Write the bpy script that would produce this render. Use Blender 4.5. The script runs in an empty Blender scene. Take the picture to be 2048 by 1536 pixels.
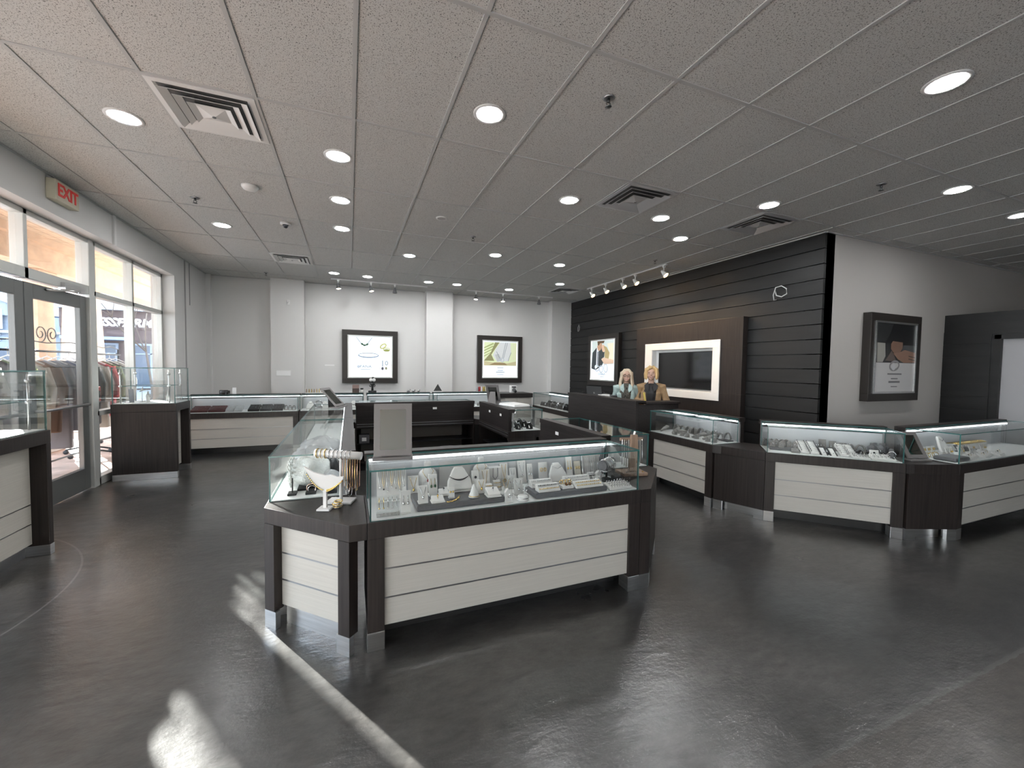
import bpy, bmesh, math, random
from mathutils import Vector, Matrix, Euler
random.seed(7)
sc = bpy.context.scene
C = sc.collection
PI = math.pi

# ------------------------------------------------------------------ camera
H = 1.5            # camera height, floor is z = 0
CEIL = 3.267       # ceiling height
cam_d = bpy.data.cameras.new('camera')
cam = bpy.data.objects.new('camera', cam_d)
C.objects.link(cam)
cam_d.sensor_fit = 'HORIZONTAL'
cam_d.sensor_width = 36.0
cam_d.lens = 812.4 / 2048 * 36.0
cam_d.clip_start = 0.05
cam_d.clip_end = 400
def cam_axes(yaw, pitch, roll):
    r = Vector((math.cos(yaw), math.sin(yaw), 0)); f = Vector((-math.sin(yaw), math.cos(yaw), 0)); u = Vector((0, 0, 1))
    f2 = f * math.cos(pitch) + u * math.sin(pitch); u2 = -f * math.sin(pitch) + u * math.cos(pitch)
    return r * math.cos(roll) + u2 * math.sin(roll), -r * math.sin(roll) + u2 * math.cos(roll), f2
_r, _u, _f = cam_axes(-0.3821, -0.0421, 0.0140)
m4 = Matrix((_r, _u, -_f)).transposed().to_4x4()
m4.translation = Vector((0, 0, H))
cam.matrix_world = m4
sc.camera = cam

# ------------------------------------------------------------------ world, sun, exposure
world = bpy.data.worlds.new('sky'); sc.world = world
world.use_nodes = True
wn = world.node_tree.nodes; wl = world.node_tree.links
wn.clear()
wo = wn.new('ShaderNodeOutputWorld'); wb = wn.new('ShaderNodeBackground')
wtc = wn.new('ShaderNodeTexCoord'); wsx = wn.new('ShaderNodeSeparateXYZ'); wr = wn.new('ShaderNodeValToRGB')
wl.new(wtc.outputs['Generated'], wsx.inputs[0]); wl.new(wsx.outputs['Z'], wr.inputs[0])
wr.color_ramp.elements[0].position = 0.0; wr.color_ramp.elements[0].color = (1, 1, 1, 1)
wr.color_ramp.elements[1].position = 0.6; wr.color_ramp.elements[1].color = (0.62, 0.78, 1.0, 1)
wl.new(wr.outputs[0], wb.inputs['Color'])
wb.inputs['Strength'].default_value = 8.0
wl.new(wb.outputs[0], wo.inputs['Surface'])

SUN_ELEV = math.radians(14.6)
sun_from = Vector((-0.5205, 0.854, 0)).normalized() * math.cos(SUN_ELEV) + Vector((0, 0, math.sin(SUN_ELEV)))
sd = bpy.data.lights.new('sun', 'SUN'); sd.energy = 92; sd.angle = math.radians(0.6); sd.color = (1.0, 0.965, 0.91)
so = bpy.data.objects.new('sun', sd); C.objects.link(so)
so.rotation_euler = sun_from.to_track_quat('Z', 'Y').to_euler()
so.location = (-20, 30, 20)

sc.view_settings.view_transform = 'Standard'
sc.view_settings.look = 'None'
sc.view_settings.gamma = 1
sc.view_settings.use_curve_mapping = False
sc.view_settings.exposure = 0.32
sc.cycles.max_bounces = 10
sc.cycles.diffuse_bounces = 4
sc.cycles.glossy_bounces = 4
sc.cycles.transmission_bounces = 6
sc.cycles.transparent_max_bounces = 40
sc.cycles.sample_clamp_indirect = 4.0
sc.cycles.caustics_reflective = False
sc.cycles.caustics_refractive = False
sc.cycles.use_denoising = True

DOWN_L = 138.0      # radiance of the ceiling downlights
LED_L = 5.0        # radiance of the showcase light strips

# ------------------------------------------------------------------ materials
def nodes(m):
    m.use_nodes = True
    return m.node_tree.nodes, m.node_tree.links
MATS = {}
def mat(name, col, rough=0.5, metal=0.0, spec=0.5, emit=None, estr=0.0, noise=None, bump=None, coat=0.0):
    """principled; noise=(scale tuple, amount, detail) varies the colour; bump=(scale, strength)"""
    if name in MATS: return MATS[name]
    m = bpy.data.materials.new(name); n, l = nodes(m)
    b = n['Principled BSDF']
    b.inputs['Base Color'].default_value = (*col, 1); b.inputs['Roughness'].default_value = rough
    b.inputs['Metallic'].default_value = metal; b.inputs['Specular IOR Level'].default_value = spec
    if coat: b.inputs['Coat Weight'].default_value = coat
    if emit:
        b.inputs['Emission Color'].default_value = (*emit, 1); b.inputs['Emission Strength'].default_value = estr
    if noise or bump:
        tc = n.new('ShaderNodeTexCoord')
    if noise:
        mp = n.new('ShaderNodeMapping'); mp.inputs['Scale'].default_value = noise[0]
        nt = n.new('ShaderNodeTexNoise'); nt.inputs['Scale'].default_value = 1.0; nt.inputs['Detail'].default_value = noise[2]
        mx = n.new('ShaderNodeMix'); mx.data_type = 'RGBA'
        a = noise[1]
        mx.inputs[6].default_value = (*[c * (1 - a) for c in col], 1); mx.inputs[7].default_value = (*[min(1, c * (1 + a)) for c in col], 1)
        l.new(tc.outputs['Object'], mp.inputs[0]); l.new(mp.outputs[0], nt.inputs['Vector'])
        rp = n.new('ShaderNodeMapRange'); rp.inputs[1].default_value = 0.3; rp.inputs[2].default_value = 0.7
        l.new(nt.outputs[0], rp.inputs[0]); l.new(rp.outputs[0], mx.inputs[0]); l.new(mx.outputs[2], b.inputs['Base Color'])
    if bump:
        bt = n.new('ShaderNodeTexNoise'); bt.inputs['Scale'].default_value = bump[0]; bt.inputs['Detail'].default_value = 3
        bp = n.new('ShaderNodeBump'); bp.inputs['Strength'].default_value = bump[1]; bp.inputs['Distance'].default_value = 0.01
        l.new(tc.outputs['Object'], bt.inputs['Vector']); l.new(bt.outputs[0], bp.inputs['Height']); l.new(bp.outputs[0], b.inputs['Normal'])
    MATS[name] = m
    return m
def glass_mat(name, tint, refl=1.0, ior=1.45, rough=0.0):
    if name in MATS: return MATS[name]
    m = bpy.data.materials.new(name); n, l = nodes(m); n.clear()
    o = n.new('ShaderNodeOutputMaterial'); mx = n.new('ShaderNodeMixShader'); tr = n.new('ShaderNodeBsdfTransparent'); gl = n.new('ShaderNodeBsdfGlossy')
    fr = n.new('ShaderNodeFresnel'); fr.inputs[0].default_value = ior
    mu = n.new('ShaderNodeMath'); mu.operation = 'MULTIPLY'; mu.inputs[1].default_value = refl
    tr.inputs[0].default_value = (*tint, 1); gl.inputs['Roughness'].default_value = rough
    l.new(fr.outputs[0], mu.inputs[0]); l.new(mu.outputs[0], mx.inputs[0]); l.new(tr.outputs[0], mx.inputs[1]); l.new(gl.outputs[0], mx.inputs[2]); l.new(mx.outputs[0], o.inputs[0])
    MATS[name] = m
    return m

M_WOOD = mat('dark_wood_laminate', (0.019, 0.0145, 0.0135), 0.45, spec=.32, noise=((70, 70, 2.2), 0.45, 3))
M_WOODH = mat('dark_wood_laminate_horizontal', (0.018, 0.0145, 0.014), 0.45, spec=.32, noise=((2.2, 70, 70), 0.4, 3))
M_BLACK = mat('black_laminate', (0.008, 0.008, 0.009), 0.45)
M_WPAN = mat('white_textured_laminate', (0.47, 0.448, 0.41), 0.55, noise=((3, 3, 120), 0.05, 3))
M_CHROME = mat('brushed_steel', (0.62, 0.62, 0.62), 0.28, 1.0, noise=((4, 4, 90), 0.1, 2))
M_CHROMED = mat('grey_steel', (0.32, 0.32, 0.33), 0.35, 1.0)
M_DECK = mat('white_deck', (0.80, 0.81, 0.80), 0.5)
M_LINER = mat('white_liner', (0.55, 0.56, 0.575), 0.5)
M_GLASS = glass_mat('clear_glass', (0.975, 0.985, 0.982), 0.38)
M_GEDGE = mat('green_glass_edge', (0.035, 0.13, 0.125), 0.12, spec=0.8)
M_LED = mat('led_strip_light', (1, 1, 1), 0.5, emit=(0.90, 0.96, 1.0), estr=LED_L)
M_WGLASS = glass_mat('window_glass', (0.95, 0.965, 0.96), 0.4)
M_WHITE = mat('white_paint', (0.80, 0.80, 0.79), 0.5)
M_WHITEL = mat('white_leatherette', (0.78, 0.77, 0.75), 0.45)
M_GREYL = mat('grey_leatherette', (0.115, 0.115, 0.122), 0.5, noise=((60, 60, 60), 0.1, 2))
M_LGREY = mat('light_grey_suede', (0.26, 0.25, 0.24), 0.7)
M_BLKL = mat('black_velvet', (0.012, 0.012, 0.013), 0.6)
M_GOLD = mat('gold', (0.80, 0.56, 0.20), 0.22, 1.0)
M_SILVER = mat('silver', (0.75, 0.75, 0.76), 0.18, 1.0)
M_GEM = mat('black_gemstone', (0.01, 0.012, 0.02), 0.08, spec=0.8)
M_GREEN = mat('green_gemstone', (0.02, 0.09, 0.035), 0.1, spec=0.8)
M_RED = mat('dark_red', (0.22, 0.012, 0.016), 0.35)
M_ACR = glass_mat('clear_acrylic', (0.95, 0.96, 0.96), .7)
M_ALU = mat('aluminium_frame', (0.42, 0.425, 0.43), 0.4, 0.6)
M_ALUW = mat('pale_aluminium_frame', (0.60, 0.61, 0.59), 0.42, 0.3)
M_MIRROR = mat('mirror_glass', (0.34, 0.35, 0.335), 0.03, 1.0)

# ------------------------------------------------------------------ mesh helpers
class MB:
    def __init__(s): s.b = bmesh.new()
    def _v(s, vs, mi, fl):
        return fl
    def box(s, x0, x1, y0, y1, z0, z1, mi=0, M=None):
        v = [s.b.verts.new(M @ Vector(p) if M else p) for p in ((x0, y0, z0), (x1, y0, z0), (x1, y1, z0), (x0, y1, z0), (x0, y0, z1), (x1, y0, z1), (x1, y1, z1), (x0, y1, z1))]
        for f in ((0, 3, 2, 1), (4, 5, 6, 7), (0, 1, 5, 4), (1, 2, 6, 5), (2, 3, 7, 6), (3, 0, 4, 7)):
            s.b.faces.new([v[i] for i in f]).material_index = mi
        return s
    def prism(s, pts, z0, z1, mi=0, M=None, axis='z'):
        """extrude a polygon; axis z: (x,y) pts; axis y: (x,z) pts between y=z0..z1; axis x: (y,z) pts"""
        if axis == 'z': f = lambda p, h: (p[0], p[1], h)
        elif axis == 'y': f = lambda p, h: (p[0], h, p[1])
        else: f = lambda p, h: (h, p[0], p[1])
        a = [s.b.verts.new(M @ Vector(f(p, z0)) if M else f(p, z0)) for p in pts]
        c = [s.b.verts.new(M @ Vector(f(p, z1)) if M else f(p, z1)) for p in pts]
        n = len(pts)
        s.b.faces.new(a[::-1]).material_index = mi; s.b.faces.new(c).material_index = mi
        for i in range(n):
            s.b.faces.new((a[i], a[(i + 1) % n], c[(i + 1) % n], c[i])).material_index = mi
        return s
    def quad(s, pts, mi=0, M=None):
        s.b.faces.new([s.b.verts.new(M @ Vector(p) if M else p) for p in pts]).material_index = mi
        return s
    def lathe(s, prof, n=20, c=(0, 0, 0), mi=0, M=None, sx=1, sy=1):
        rings = []
        for r, z in prof:
            ring = []
            for k in range(n):
                a = 2 * PI * k / n
                p = Vector((c[0] + r * sx * math.cos(a), c[1] + r * sy * math.sin(a), c[2] + z))
                ring.append(s.b.verts.new(M @ p if M else p))
            rings.append(ring)
        for i in range(len(rings) - 1):
            for k in range(n):
                f = s.b.faces.new((rings[i][k], rings[i][(k + 1) % n], rings[i + 1][(k + 1) % n], rings[i + 1][k])); f.material_index = mi; f.smooth = True
        s.b.faces.new(rings[0][::-1]).material_index = mi; s.b.faces.new(rings[-1]).material_index = mi
        return s
    def tube(s, path, r, n=8, mi=0, closed=False, M=None):
        path = [Vector(p) for p in path]; m = len(path); rings = []
        up = Vector((0.13, 0.21, 1)).normalized()
        for i, p in enumerate(path):
            if closed: d = path[(i + 1) % m] - path[i - 1]
            else: d = path[min(i + 1, m - 1)] - path[max(i - 1, 0)]
            if d.length < 1e-9: d = Vector((0, 0, 1))
            d.normalize()
            a = d.cross(up)
            if a.length < 1e-4: a = d.cross(Vector((1, 0, 0)))
            a.normalize(); b = d.cross(a)
            rr = r[i] if isinstance(r, (list, tuple)) else r
            ring = []
            for k in range(n):
                q = p + (a * math.cos(2 * PI * k / n) + b * math.sin(2 * PI * k / n)) * rr
                ring.append(s.b.verts.new(M @ q if M else q))
            rings.append(ring)
        for i in range(m if closed else m - 1):
            for k in range(n):
                f = s.b.faces.new((rings[i][k], rings[i][(k + 1) % n], rings[(i + 1) % m][(k + 1) % n], rings[(i + 1) % m][k])); f.material_index = mi; f.smooth = True
        if not closed:
            s.b.faces.new(rings[0][::-1]).material_index = mi; s.b.faces.new(rings[-1]).material_index = mi
        return s
    def ball(s, c, r, mi=0, sx=1, sy=1, sz=1, n=10, M=None):
        k = max(5, n // 2 + 1)
        prof = [(max(1e-4, r * math.sin(PI * i / (k - 1))), -r * sz * math.cos(PI * i / (k - 1))) for i in range(k)]
        return s.lathe(prof, n, c, mi, M, sx, sy)
    def ring(s, c, R, r, axis='z', n=20, mi=0, M=None, sx=1, sy=1):
        p = []
        for k in range(n):
            a = 2 * PI * k / n; u = R * sx * math.cos(a); v = R * sy * math.sin(a)
            p.append(Vector(c) + (Vector((u, v, 0)) if axis == 'z' else Vector((u, 0, v)) if axis == 'y' else Vector((0, u, v))))
        return s.tube(p, r, 6, mi, True, M)
    def build(s, name, m, parent=None, loc=None, smooth=False, bevel=0.0, rot=None):
        bmesh.ops.recalc_face_normals(s.b, faces=s.b.faces)
        if smooth:
            for f in s.b.faces: f.smooth = True
        me = bpy.data.meshes.new(name); s.b.to_mesh(me); s.b.free()
        for x in (m if isinstance(m, (list, tuple)) else [m]): me.materials.append(x)
        o = bpy.data.objects.new(name, me); C.objects.link(o)
        if parent: o.parent = parent
        if loc: o.location = loc
        if rot: o.rotation_euler = rot
        if bevel:
            bv = o.modifiers.new('bevel', 'BEVEL'); bv.width = bevel; bv.segments = 2; bv.limit_method = 'ANGLE'
        return o
def box(name, x0, x1, y0, y1, z0, z1, m, parent=None, **k):
    return MB().box(x0, x1, y0, y1, z0, z1).build(name, m, parent, **k)
def tag(o, label, cat, group=None, kind=None):
    o['label'] = label; o['category'] = cat
    if group: o['group'] = group
    if kind: o['kind'] = kind
    return o
def thing(name, label, cat, loc=(0, 0, 0), rz=0.0, group=None):
    o = bpy.data.objects.new(name, None); C.objects.link(o)
    o.empty_display_size = 0.05
    o.location = loc; o.rotation_euler = (0, 0, rz)
    return tag(o, label, cat, group)
def struct(o, label=None, cat=None):
    o['kind'] = 'structure'
    if label: o['label'] = label
    if cat: o['category'] = cat
    return o
def dup(root, loc, rz, label, group=None):
    r = root.copy(); C.objects.link(r); r.location = loc; r.rotation_euler = (0, 0, rz); r['label'] = label
    if group: r['group'] = group
    for ch in list(root.children):
        c = ch.copy(); C.objects.link(c); c.parent = r
        for g in list(ch.children):
            d = g.copy(); C.objects.link(d); d.parent = c
    return r
def text_mesh(name, s, size, m, parent=None, loc=(0, 0, 0), rot=(PI / 2, 0, 0), depth=0.002, shear=0.0, bold=0.0, align='CENTER', sx=1.0):
    cu = bpy.data.curves.new(name, 'FONT'); cu.body = s; cu.size = size; cu.align_x = align; cu.align_y = 'CENTER'
    cu.extrude = depth; cu.shear = shear; cu.offset = bold; cu.resolution_u = 3
    tmp = bpy.data.objects.new(name + '_tmp', cu); C.objects.link(tmp)
    dg = bpy.context.evaluated_depsgraph_get(); dg.update()
    me = bpy.data.meshes.new_from_object(tmp.evaluated_get(dg), depsgraph=dg)
    bpy.data.objects.remove(tmp)
    me.materials.clear(); me.materials.append(m); me.name = name
    o = bpy.data.objects.new(name, me); C.objects.link(o)
    if parent: o.parent = parent
    o.location = loc; o.rotation_euler = rot; o.scale = (sx, 1, 1)
    return o
def evaluated_mesh(o, name):
    dg = bpy.context.evaluated_depsgraph_get(); dg.update()
    me = bpy.data.meshes.new_from_object(o.evaluated_get(dg), depsgraph=dg); me.name = name
    return me
# ------------------------------------------------------------------ structure
def floor_material():
    m = bpy.data.materials.new('stained_concrete'); n, l = nodes(m); b = n['Principled BSDF']
    tc = n.new('ShaderNodeTexCoord')
    def noise(scale, detail, rough=0.6, dist=0.0, st=(1, 1, 1), rot=0.0):
        mp = n.new('ShaderNodeMapping'); mp.inputs['Scale'].default_value = st; mp.inputs['Rotation'].default_value = (0, 0, rot)
        t = n.new('ShaderNodeTexNoise'); t.inputs['Scale'].default_value = scale; t.inputs['Detail'].default_value = detail
        t.inputs['Roughness'].default_value = rough; t.inputs['Distortion'].default_value = dist
        l.new(tc.outputs['Object'], mp.inputs[0]); l.new(mp.outputs[0], t.inputs['Vector'])
        return t.outputs[0]
    def ramp(src, stops):
        r = n.new('ShaderNodeValToRGB'); e = r.color_ramp.elements
        while len(e) < len(stops): e.new(0.5)
        for i, (p, c) in enumerate(stops):
            e[i].position = p; e[i].color = (*c, 1) if isinstance(c, tuple) else (c, c, c, 1)
        l.new(src, r.inputs[0]); return r.outputs[0]
    def mixc(fac, a, c, mode='MIX'):
        x = n.new('ShaderNodeMix'); x.data_type = 'RGBA'; x.blend_type = mode
        for s, v in ((0, fac), (6, a), (7, c)):
            if isinstance(v, (int, float)): x.inputs[s].default_value = v
            elif isinstance(v, tuple): x.inputs[s].default_value = (*v, 1)
            else: l.new(v, x.inputs[s])
        return x.outputs[2]
    def math_(op, a, c=None):
        x = n.new('ShaderNodeMath'); x.operation = op
        for i, v in ((0, a), (1, c)):
            if v is None: continue
            if isinstance(v, (int, float)): x.inputs[i].default_value = v
            else: l.new(v, x.inputs[i])
        return x.outputs[0]
    big = ramp(noise(0.55, 7, 0.62), [(0.34, (0.012, 0.0118, 0.012)), (0.5, (0.033, 0.0315, 0.0305)), (0.66, (0.072, 0.067, 0.063))])
    fine = ramp(noise(9, 6, 0.7, 0.0, (1, 2.2, 1), 0.5), [(0.3, 0.4), (0.7, 1.6)])
    col = mixc(1.0, big, fine, 'MULTIPLY')
    # the cut joint along y = 0.94 and the browner slab in front of it
    sx = n.new('ShaderNodeSeparateXYZ'); l.new(tc.outputs['Object'], sx.inputs[0])
    wob = math_('MULTIPLY', math_('SUBTRACT', noise(14, 3), 0.5), 0.03)
    yy = math_('ADD', sx.outputs['Y'], wob)
    near = math_('MULTIPLY', math_('LESS_THAN', yy, 0.94), math_('GREATER_THAN', sx.outputs['X'], 0.2))
    col = mixc(near, col, mixc(1.0, fine, (0.050, 0.042, 0.037), 'MULTIPLY'))
    joint = math_('MULTIPLY', math_('LESS_THAN', math_('ABSOLUTE', math_('SUBTRACT', yy, 0.95)), 0.011), math_('GREATER_THAN', sx.outputs['X'], 0.2))
    col = mixc(math_('MULTIPLY', joint, 0.4), col, (0.11, 0.105, 0.10))
    # a thin arc scratched round the left display towers
    dx = math_('SUBTRACT', sx.outputs['X'], -3.25); dy = math_('SUBTRACT', sx.outputs['Y'], 3.35)
    rad = math_('SQRT', math_('ADD', math_('MULTIPLY', dx, dx), math_('MULTIPLY', dy, dy)))
    arc = math_('LESS_THAN', math_('ABSOLUTE', math_('SUBTRACT', rad, 1.52)), 0.006)
    col = mixc(math_('MULTIPLY', arc, 0.55), col, (0.16, 0.155, 0.15))
    l.new(col, b.inputs['Base Color'])
    rg = math_('ADD', math_('MULTIPLY', noise(1.6, 5), 0.30), math_('ADD', math_('MULTIPLY', near, 0.2), 0.18))
    l.new(rg, b.inputs['Roughness'])
    b.inputs['Specular IOR Level'].default_value = 0.8; b.inputs['Coat Weight'].default_value = 0.5; b.inputs['Coat Roughness'].default_value = 0.20
    bp = n.new('ShaderNodeBump'); bp.inputs['Strength'].default_value = 0.30; bp.inputs['Distance'].default_value = 0.012
    hgt = math_('ADD', noise(5, 6, 0.6, 0.0, (1, 2.5, 1), 0.6), math_('MULTIPLY', noise(40, 3), 0.25))
    l.new(hgt, bp.inputs['Height']); l.new(bp.outputs[0], b.inputs['Normal']); l.new(bp.outputs[0], b.inputs['Coat Normal'])
    return m
def ceiling_material():
    m = bpy.data.materials.new('fissured_ceiling_tile'); n, l = nodes(m); b = n['Principled BSDF']
    tc = n.new('ShaderNodeTexCoord')
    mp = n.new('ShaderNodeMapping'); mp.inputs['Scale'].default_value = (185, 150, 150)
    v = n.new('ShaderNodeTexNoise'); v.inputs['Scale'].default_value = 1.0; v.inputs['Detail'].default_value = 2.0; v.inputs['Distortion'].default_value = 0.8
    r = n.new('ShaderNodeValToRGB'); r.color_ramp.elements[0].position = 0.365; r.color_ramp.elements[0].color = (0.14, 0.14, 0.137, 1)
    r.color_ramp.elements[1].position = 0.425; r.color_ramp.elements[1].color = (0.63, 0.63, 0.615, 1)
    l.new(tc.outputs['Object'], mp.inputs[0]); l.new(mp.outputs[0], v.inputs['Vector']); l.new(v.outputs[0], r.inputs[0]); l.new(r.outputs[0], b.inputs['Base Color'])
    b.inputs['Roughness'].default_value = 0.9; b.inputs['Specular IOR Level'].default_value = 0.2
    return m
M_FLOOR = floor_material(); M_CEIL = ceiling_material()
M_GRID = mat('ceiling_grid_metal', (0.49, 0.495, 0.49), 0.5)
M_WALL = mat('pale_grey_wall_paint', (0.72, 0.715, 0.705), 0.75, bump=(180, 0.05))
M_WALLR = mat('warm_white_wall_paint', (0.53, 0.505, 0.485), 0.75, bump=(180, 0.05))
M_PLANK = mat('charcoal_painted_planks', (0.012, 0.012, 0.0125), 0.42, spec=.35, noise=((1.0, 1.5, 14), 0.25, 3))
X0, X1, Y0, Y1 = -2.64, 11.6, -3.6, 9.92
struct(box('floor', -2.95, X1 + .2, Y0 - .2, Y1 + .3, -0.12, 0, M_FLOOR), 'dark stained concrete floor of the shop', 'floor')
ceil = struct(box('ceiling', -2.95, X1 + .2, Y0 - .2, Y1 + .3, CEIL, CEIL + 0.1, M_CEIL), 'white fissured tile ceiling in a metal grid', 'ceiling')
g = MB()
k = math.ceil((X0 - 0.0367) / .6096)
while 0.0367 + .6096 * k < X1:
    x = 0.0367 + .6096 * k
    ya, yb = Y0, Y1
    if x > 5.62: yb = 3.37
    g.box(x - .012, x + .012, ya, yb, CEIL - .006, CEIL + .001); k += 1
j = -4
while 2.0035 + 1.2192 * j < Y1:
    y = 2.0035 + 1.2192 * j
    if y > Y0: g.box(X0, X1 if y < 3.37 else 5.62, y - .012, y + .012, CEIL - .0065, CEIL + .001)
    j += 1
g.box(X0, X0 + .02, Y0, Y1, CEIL - .012, CEIL + .001); g.box(X0, 5.62, Y1 - .02, Y1, CEIL - .012, CEIL + .001)
g.box(5.60, 5.62, 3.37, Y1, CEIL - .012, CEIL + .001); g.box(5.62, X1, 3.35, 3.37, CEIL - .012, CEIL + .001)
g.build('ceiling_grid', M_GRID, ceil)

# left wall with the storefront opening
w = MB()
SFX = -2.85; SOFF = 2.912
w.box(-2.95, X0, Y0, 1.35, 0, 0.02)
w.box(-2.95, X0, Y0, 8.27, SOFF, CEIL)
w.box(-2.95, X0, 8.27, Y1, 0, CEIL)
w.box(-2.95, X0, 1.35, 1.75, 0, SOFF)
struct(w.build('wall_left', M_WALL), 'grey left wall above and beside the shop windows', 'wall')
# back wall with shallow pilasters
w = MB()
w.box(-2.95, 5.80, Y1, Y1 + .2, 0, CEIL)
for a, b_ in ((-1.50, -0.88), (1.70, 2.33), (5.02, 5.62)): w.box(a, b_, Y1 - .22, Y1, 0, CEIL)
w.box(-2.64, -2.56, Y1 - .10, Y1, 0, CEIL)
struct(w.build('wall_back', M_WALL), 'pale back wall with three shallow pilasters', 'wall')
# charcoal plank wall
w = MB()
w.box(5.64, 5.80, 3.37, Y1, 0, CEIL)
z = CEIL - .012
while z > 0.0:
    w.box(5.60, 5.64, 3.372, Y1, max(0, z - .186), z - .006); z -= .192
struct(w.build('wall_right', M_PLANK), 'charcoal horizontal plank wall behind the cash desk', 'wall')
w = MB(); w.box(5.64, X1, 3.37, 3.6, 0, CEIL)
struct(w.build('wall_inner', M_WALLR), 'warm white wall carrying the black framed poster at right', 'wall')
struct(box('wall_far_right', X1, X1 + .2, Y0, 3.6, 0, CEIL, M_WALLR), 'white wall at the far right end', 'wall')
# rear wall behind the camera, its opening added to let in fill light
w = MB()
w.box(-2.95, X1 + .2, Y0 - .2, Y0, 2.6, CEIL); w.box(-2.95, X1 + .2, Y0 - .2, Y0, 0, .9)
for a, b_ in ((-2.95, 3.4), (4.9, X1 + .2)): w.box(a, b_, Y0 - .2, Y0, .9, 2.6)
struct(w.build('wall_rear', M_WALL), 'rear shop wall with an added window opening', 'wall')
def window(name, x, ya, yb, z0, z1, mull=(), rails=(), label='', axis='y'):
    """storefront frame in the plane x (axis y) or in the plane y = x (axis x)"""
    t, d = .05, .05
    Mx = None if axis == 'y' else Matrix(((0, 1, 0, 0), (1, 0, 0, 0), (0, 0, 1, 0), (0, 0, 0, 1)))
    f = MB()
    for y in [ya + t / 2, yb - t / 2] + list(mull): f.box(x - d, x + d, y - t / 2, y + t / 2, z0, z1, M=Mx)
    for z, h in [(z0 + t, t), (z1 - t / 2, t / 2)] + [(r, .03) for r in rails]: f.box(x - d, x + d, ya, yb, z - h, z + h, M=Mx)
    o = struct(f.build(name, M_ALUW, bevel=.004), label, 'window')
    ys = sorted([ya] + list(mull) + [yb]); zs = sorted([z0] + list(rails) + [z1])
    for a, b_ in zip(ys, ys[1:]):
        for c, d_ in zip(zs, zs[1:]):
            MB().box(x - .004, x + .004, a + .01, b_ - .01, c + .01, d_ - .01, M=Mx).build('pane', M_WGLASS, o)
    return o
window('window_1', SFX, 6.345, 8.27, 0, SOFF, (7.30,), (2.30, .87), 'aluminium framed shop window right of the entrance doors')
window('window_2', SFX, 4.10, 6.30, 2.27, SOFF, (5.27,), (), 'transom window above the entrance doors')
window('window_3', SFX, 1.75, 4.10, 0, SOFF, (2.90,), (2.30,), 'shop window left of the entrance doors')
window('window_4', SFX, Y0, 1.35, 0, SOFF, (-2.4, -1.2, 0.1), (2.30,), 'shop window near the rear corner')
window('added_fill_window', Y0 - .1, 3.4, 4.9, .9, 2.6, (4.15,), (), 'added rear window behind the viewer, letting in fill light', 'x')  # unseen window, added so skylight fills the front faces
# post between doors and window
struct(MB().box(SFX - .06, SFX + .06, 6.245, 6.345, 0, SOFF).box(SFX - .06, SFX + .06, 4.10, 4.2, 0, 2.27).build('trim_1', M_ALUW, bevel=.006), 'pale aluminium door jamb posts', 'trim')
M_DOORF = mat('bronze_grey_door_frame', (0.16, 0.165, 0.165), 0.4, 0.5)
def door(name, ya, yb, hinge_far, label):
    o = MB()
    s = .115
    o.box(SFX - .025, SFX + .025, ya, ya + s, .01, 2.24).box(SFX - .025, SFX + .025, yb - s, yb, .01, 2.24)
    o.box(SFX - .025, SFX + .025, ya + s, yb - s, .01, .26).box(SFX - .025, SFX + .025, ya + s, yb - s, 2.10, 2.24)
    r = struct(o.build(name, M_DOORF, bevel=.004), label, 'door')
    box('pane', SFX - .004, SFX + .004, ya + s - .01, yb - s + .01, .25, 2.11, M_WGLASS, r)
    b_ = MB(); b_.tube([(SFX + .03, ya + .07, 1.0), (SFX + .07, ya + .09, 1.0), (SFX + .075, (ya + yb) / 2, 1.0), (SFX + .07, yb - .09, 1.0), (SFX + .03, yb - .07, 1.0)], .016)
    b_.build('push_bar', M_CHROMED, r)
    c = MB(); yc = yb - .32 if hinge_far else ya + .32
    c.box(SFX + .03, SFX + .09, yc - .17, yc + .17, 2.25, 2.32)
    sgn = 1 if hinge_far else -1
    c.tube([(SFX + .07, yc + sgn * .1, 2.25), (SFX + .2, yc - sgn * .16, 2.235), (SFX + .03, yc - sgn * .36, 2.21)], .010)
    c.build('closer', M_CHROME, r)
    MB().box(SFX + .026, SFX + .05, ya + .045, ya + .075, .07, .11).tube([(SFX + .035, ya + .06, .09), (SFX + .035, ya + .06, .02)], .012).build('floor_bolt', M_CHROME, r)
    return r
door('door_1', 5.275, 6.24, True, 'glazed entrance door with push bar, beside the right shop window')
door('door_2', 4.205, 5.265, False, 'glazed entrance door with push bar, behind the near glass display case')
# header trim pieces on the left wall
struct(MB().box(X0, X0 + .025, 6.40, 6.45, SOFF - .01, CEIL - .012).build('trim_2', M_WHITE, bevel=.004), 'white conduit cover on the wall above the doors', 'trim')
struct(MB().box(X0, X0 + .015, 8.70, 8.72, .2, CEIL - .012).box(X0, X0 + .01, 8.93, 8.945, 2.52, CEIL - .012).build('trim_3', mat('grey_seam', (.33, .33, .33), .6)), 'thin vertical seam and cable on the left wall', 'trim')
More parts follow.
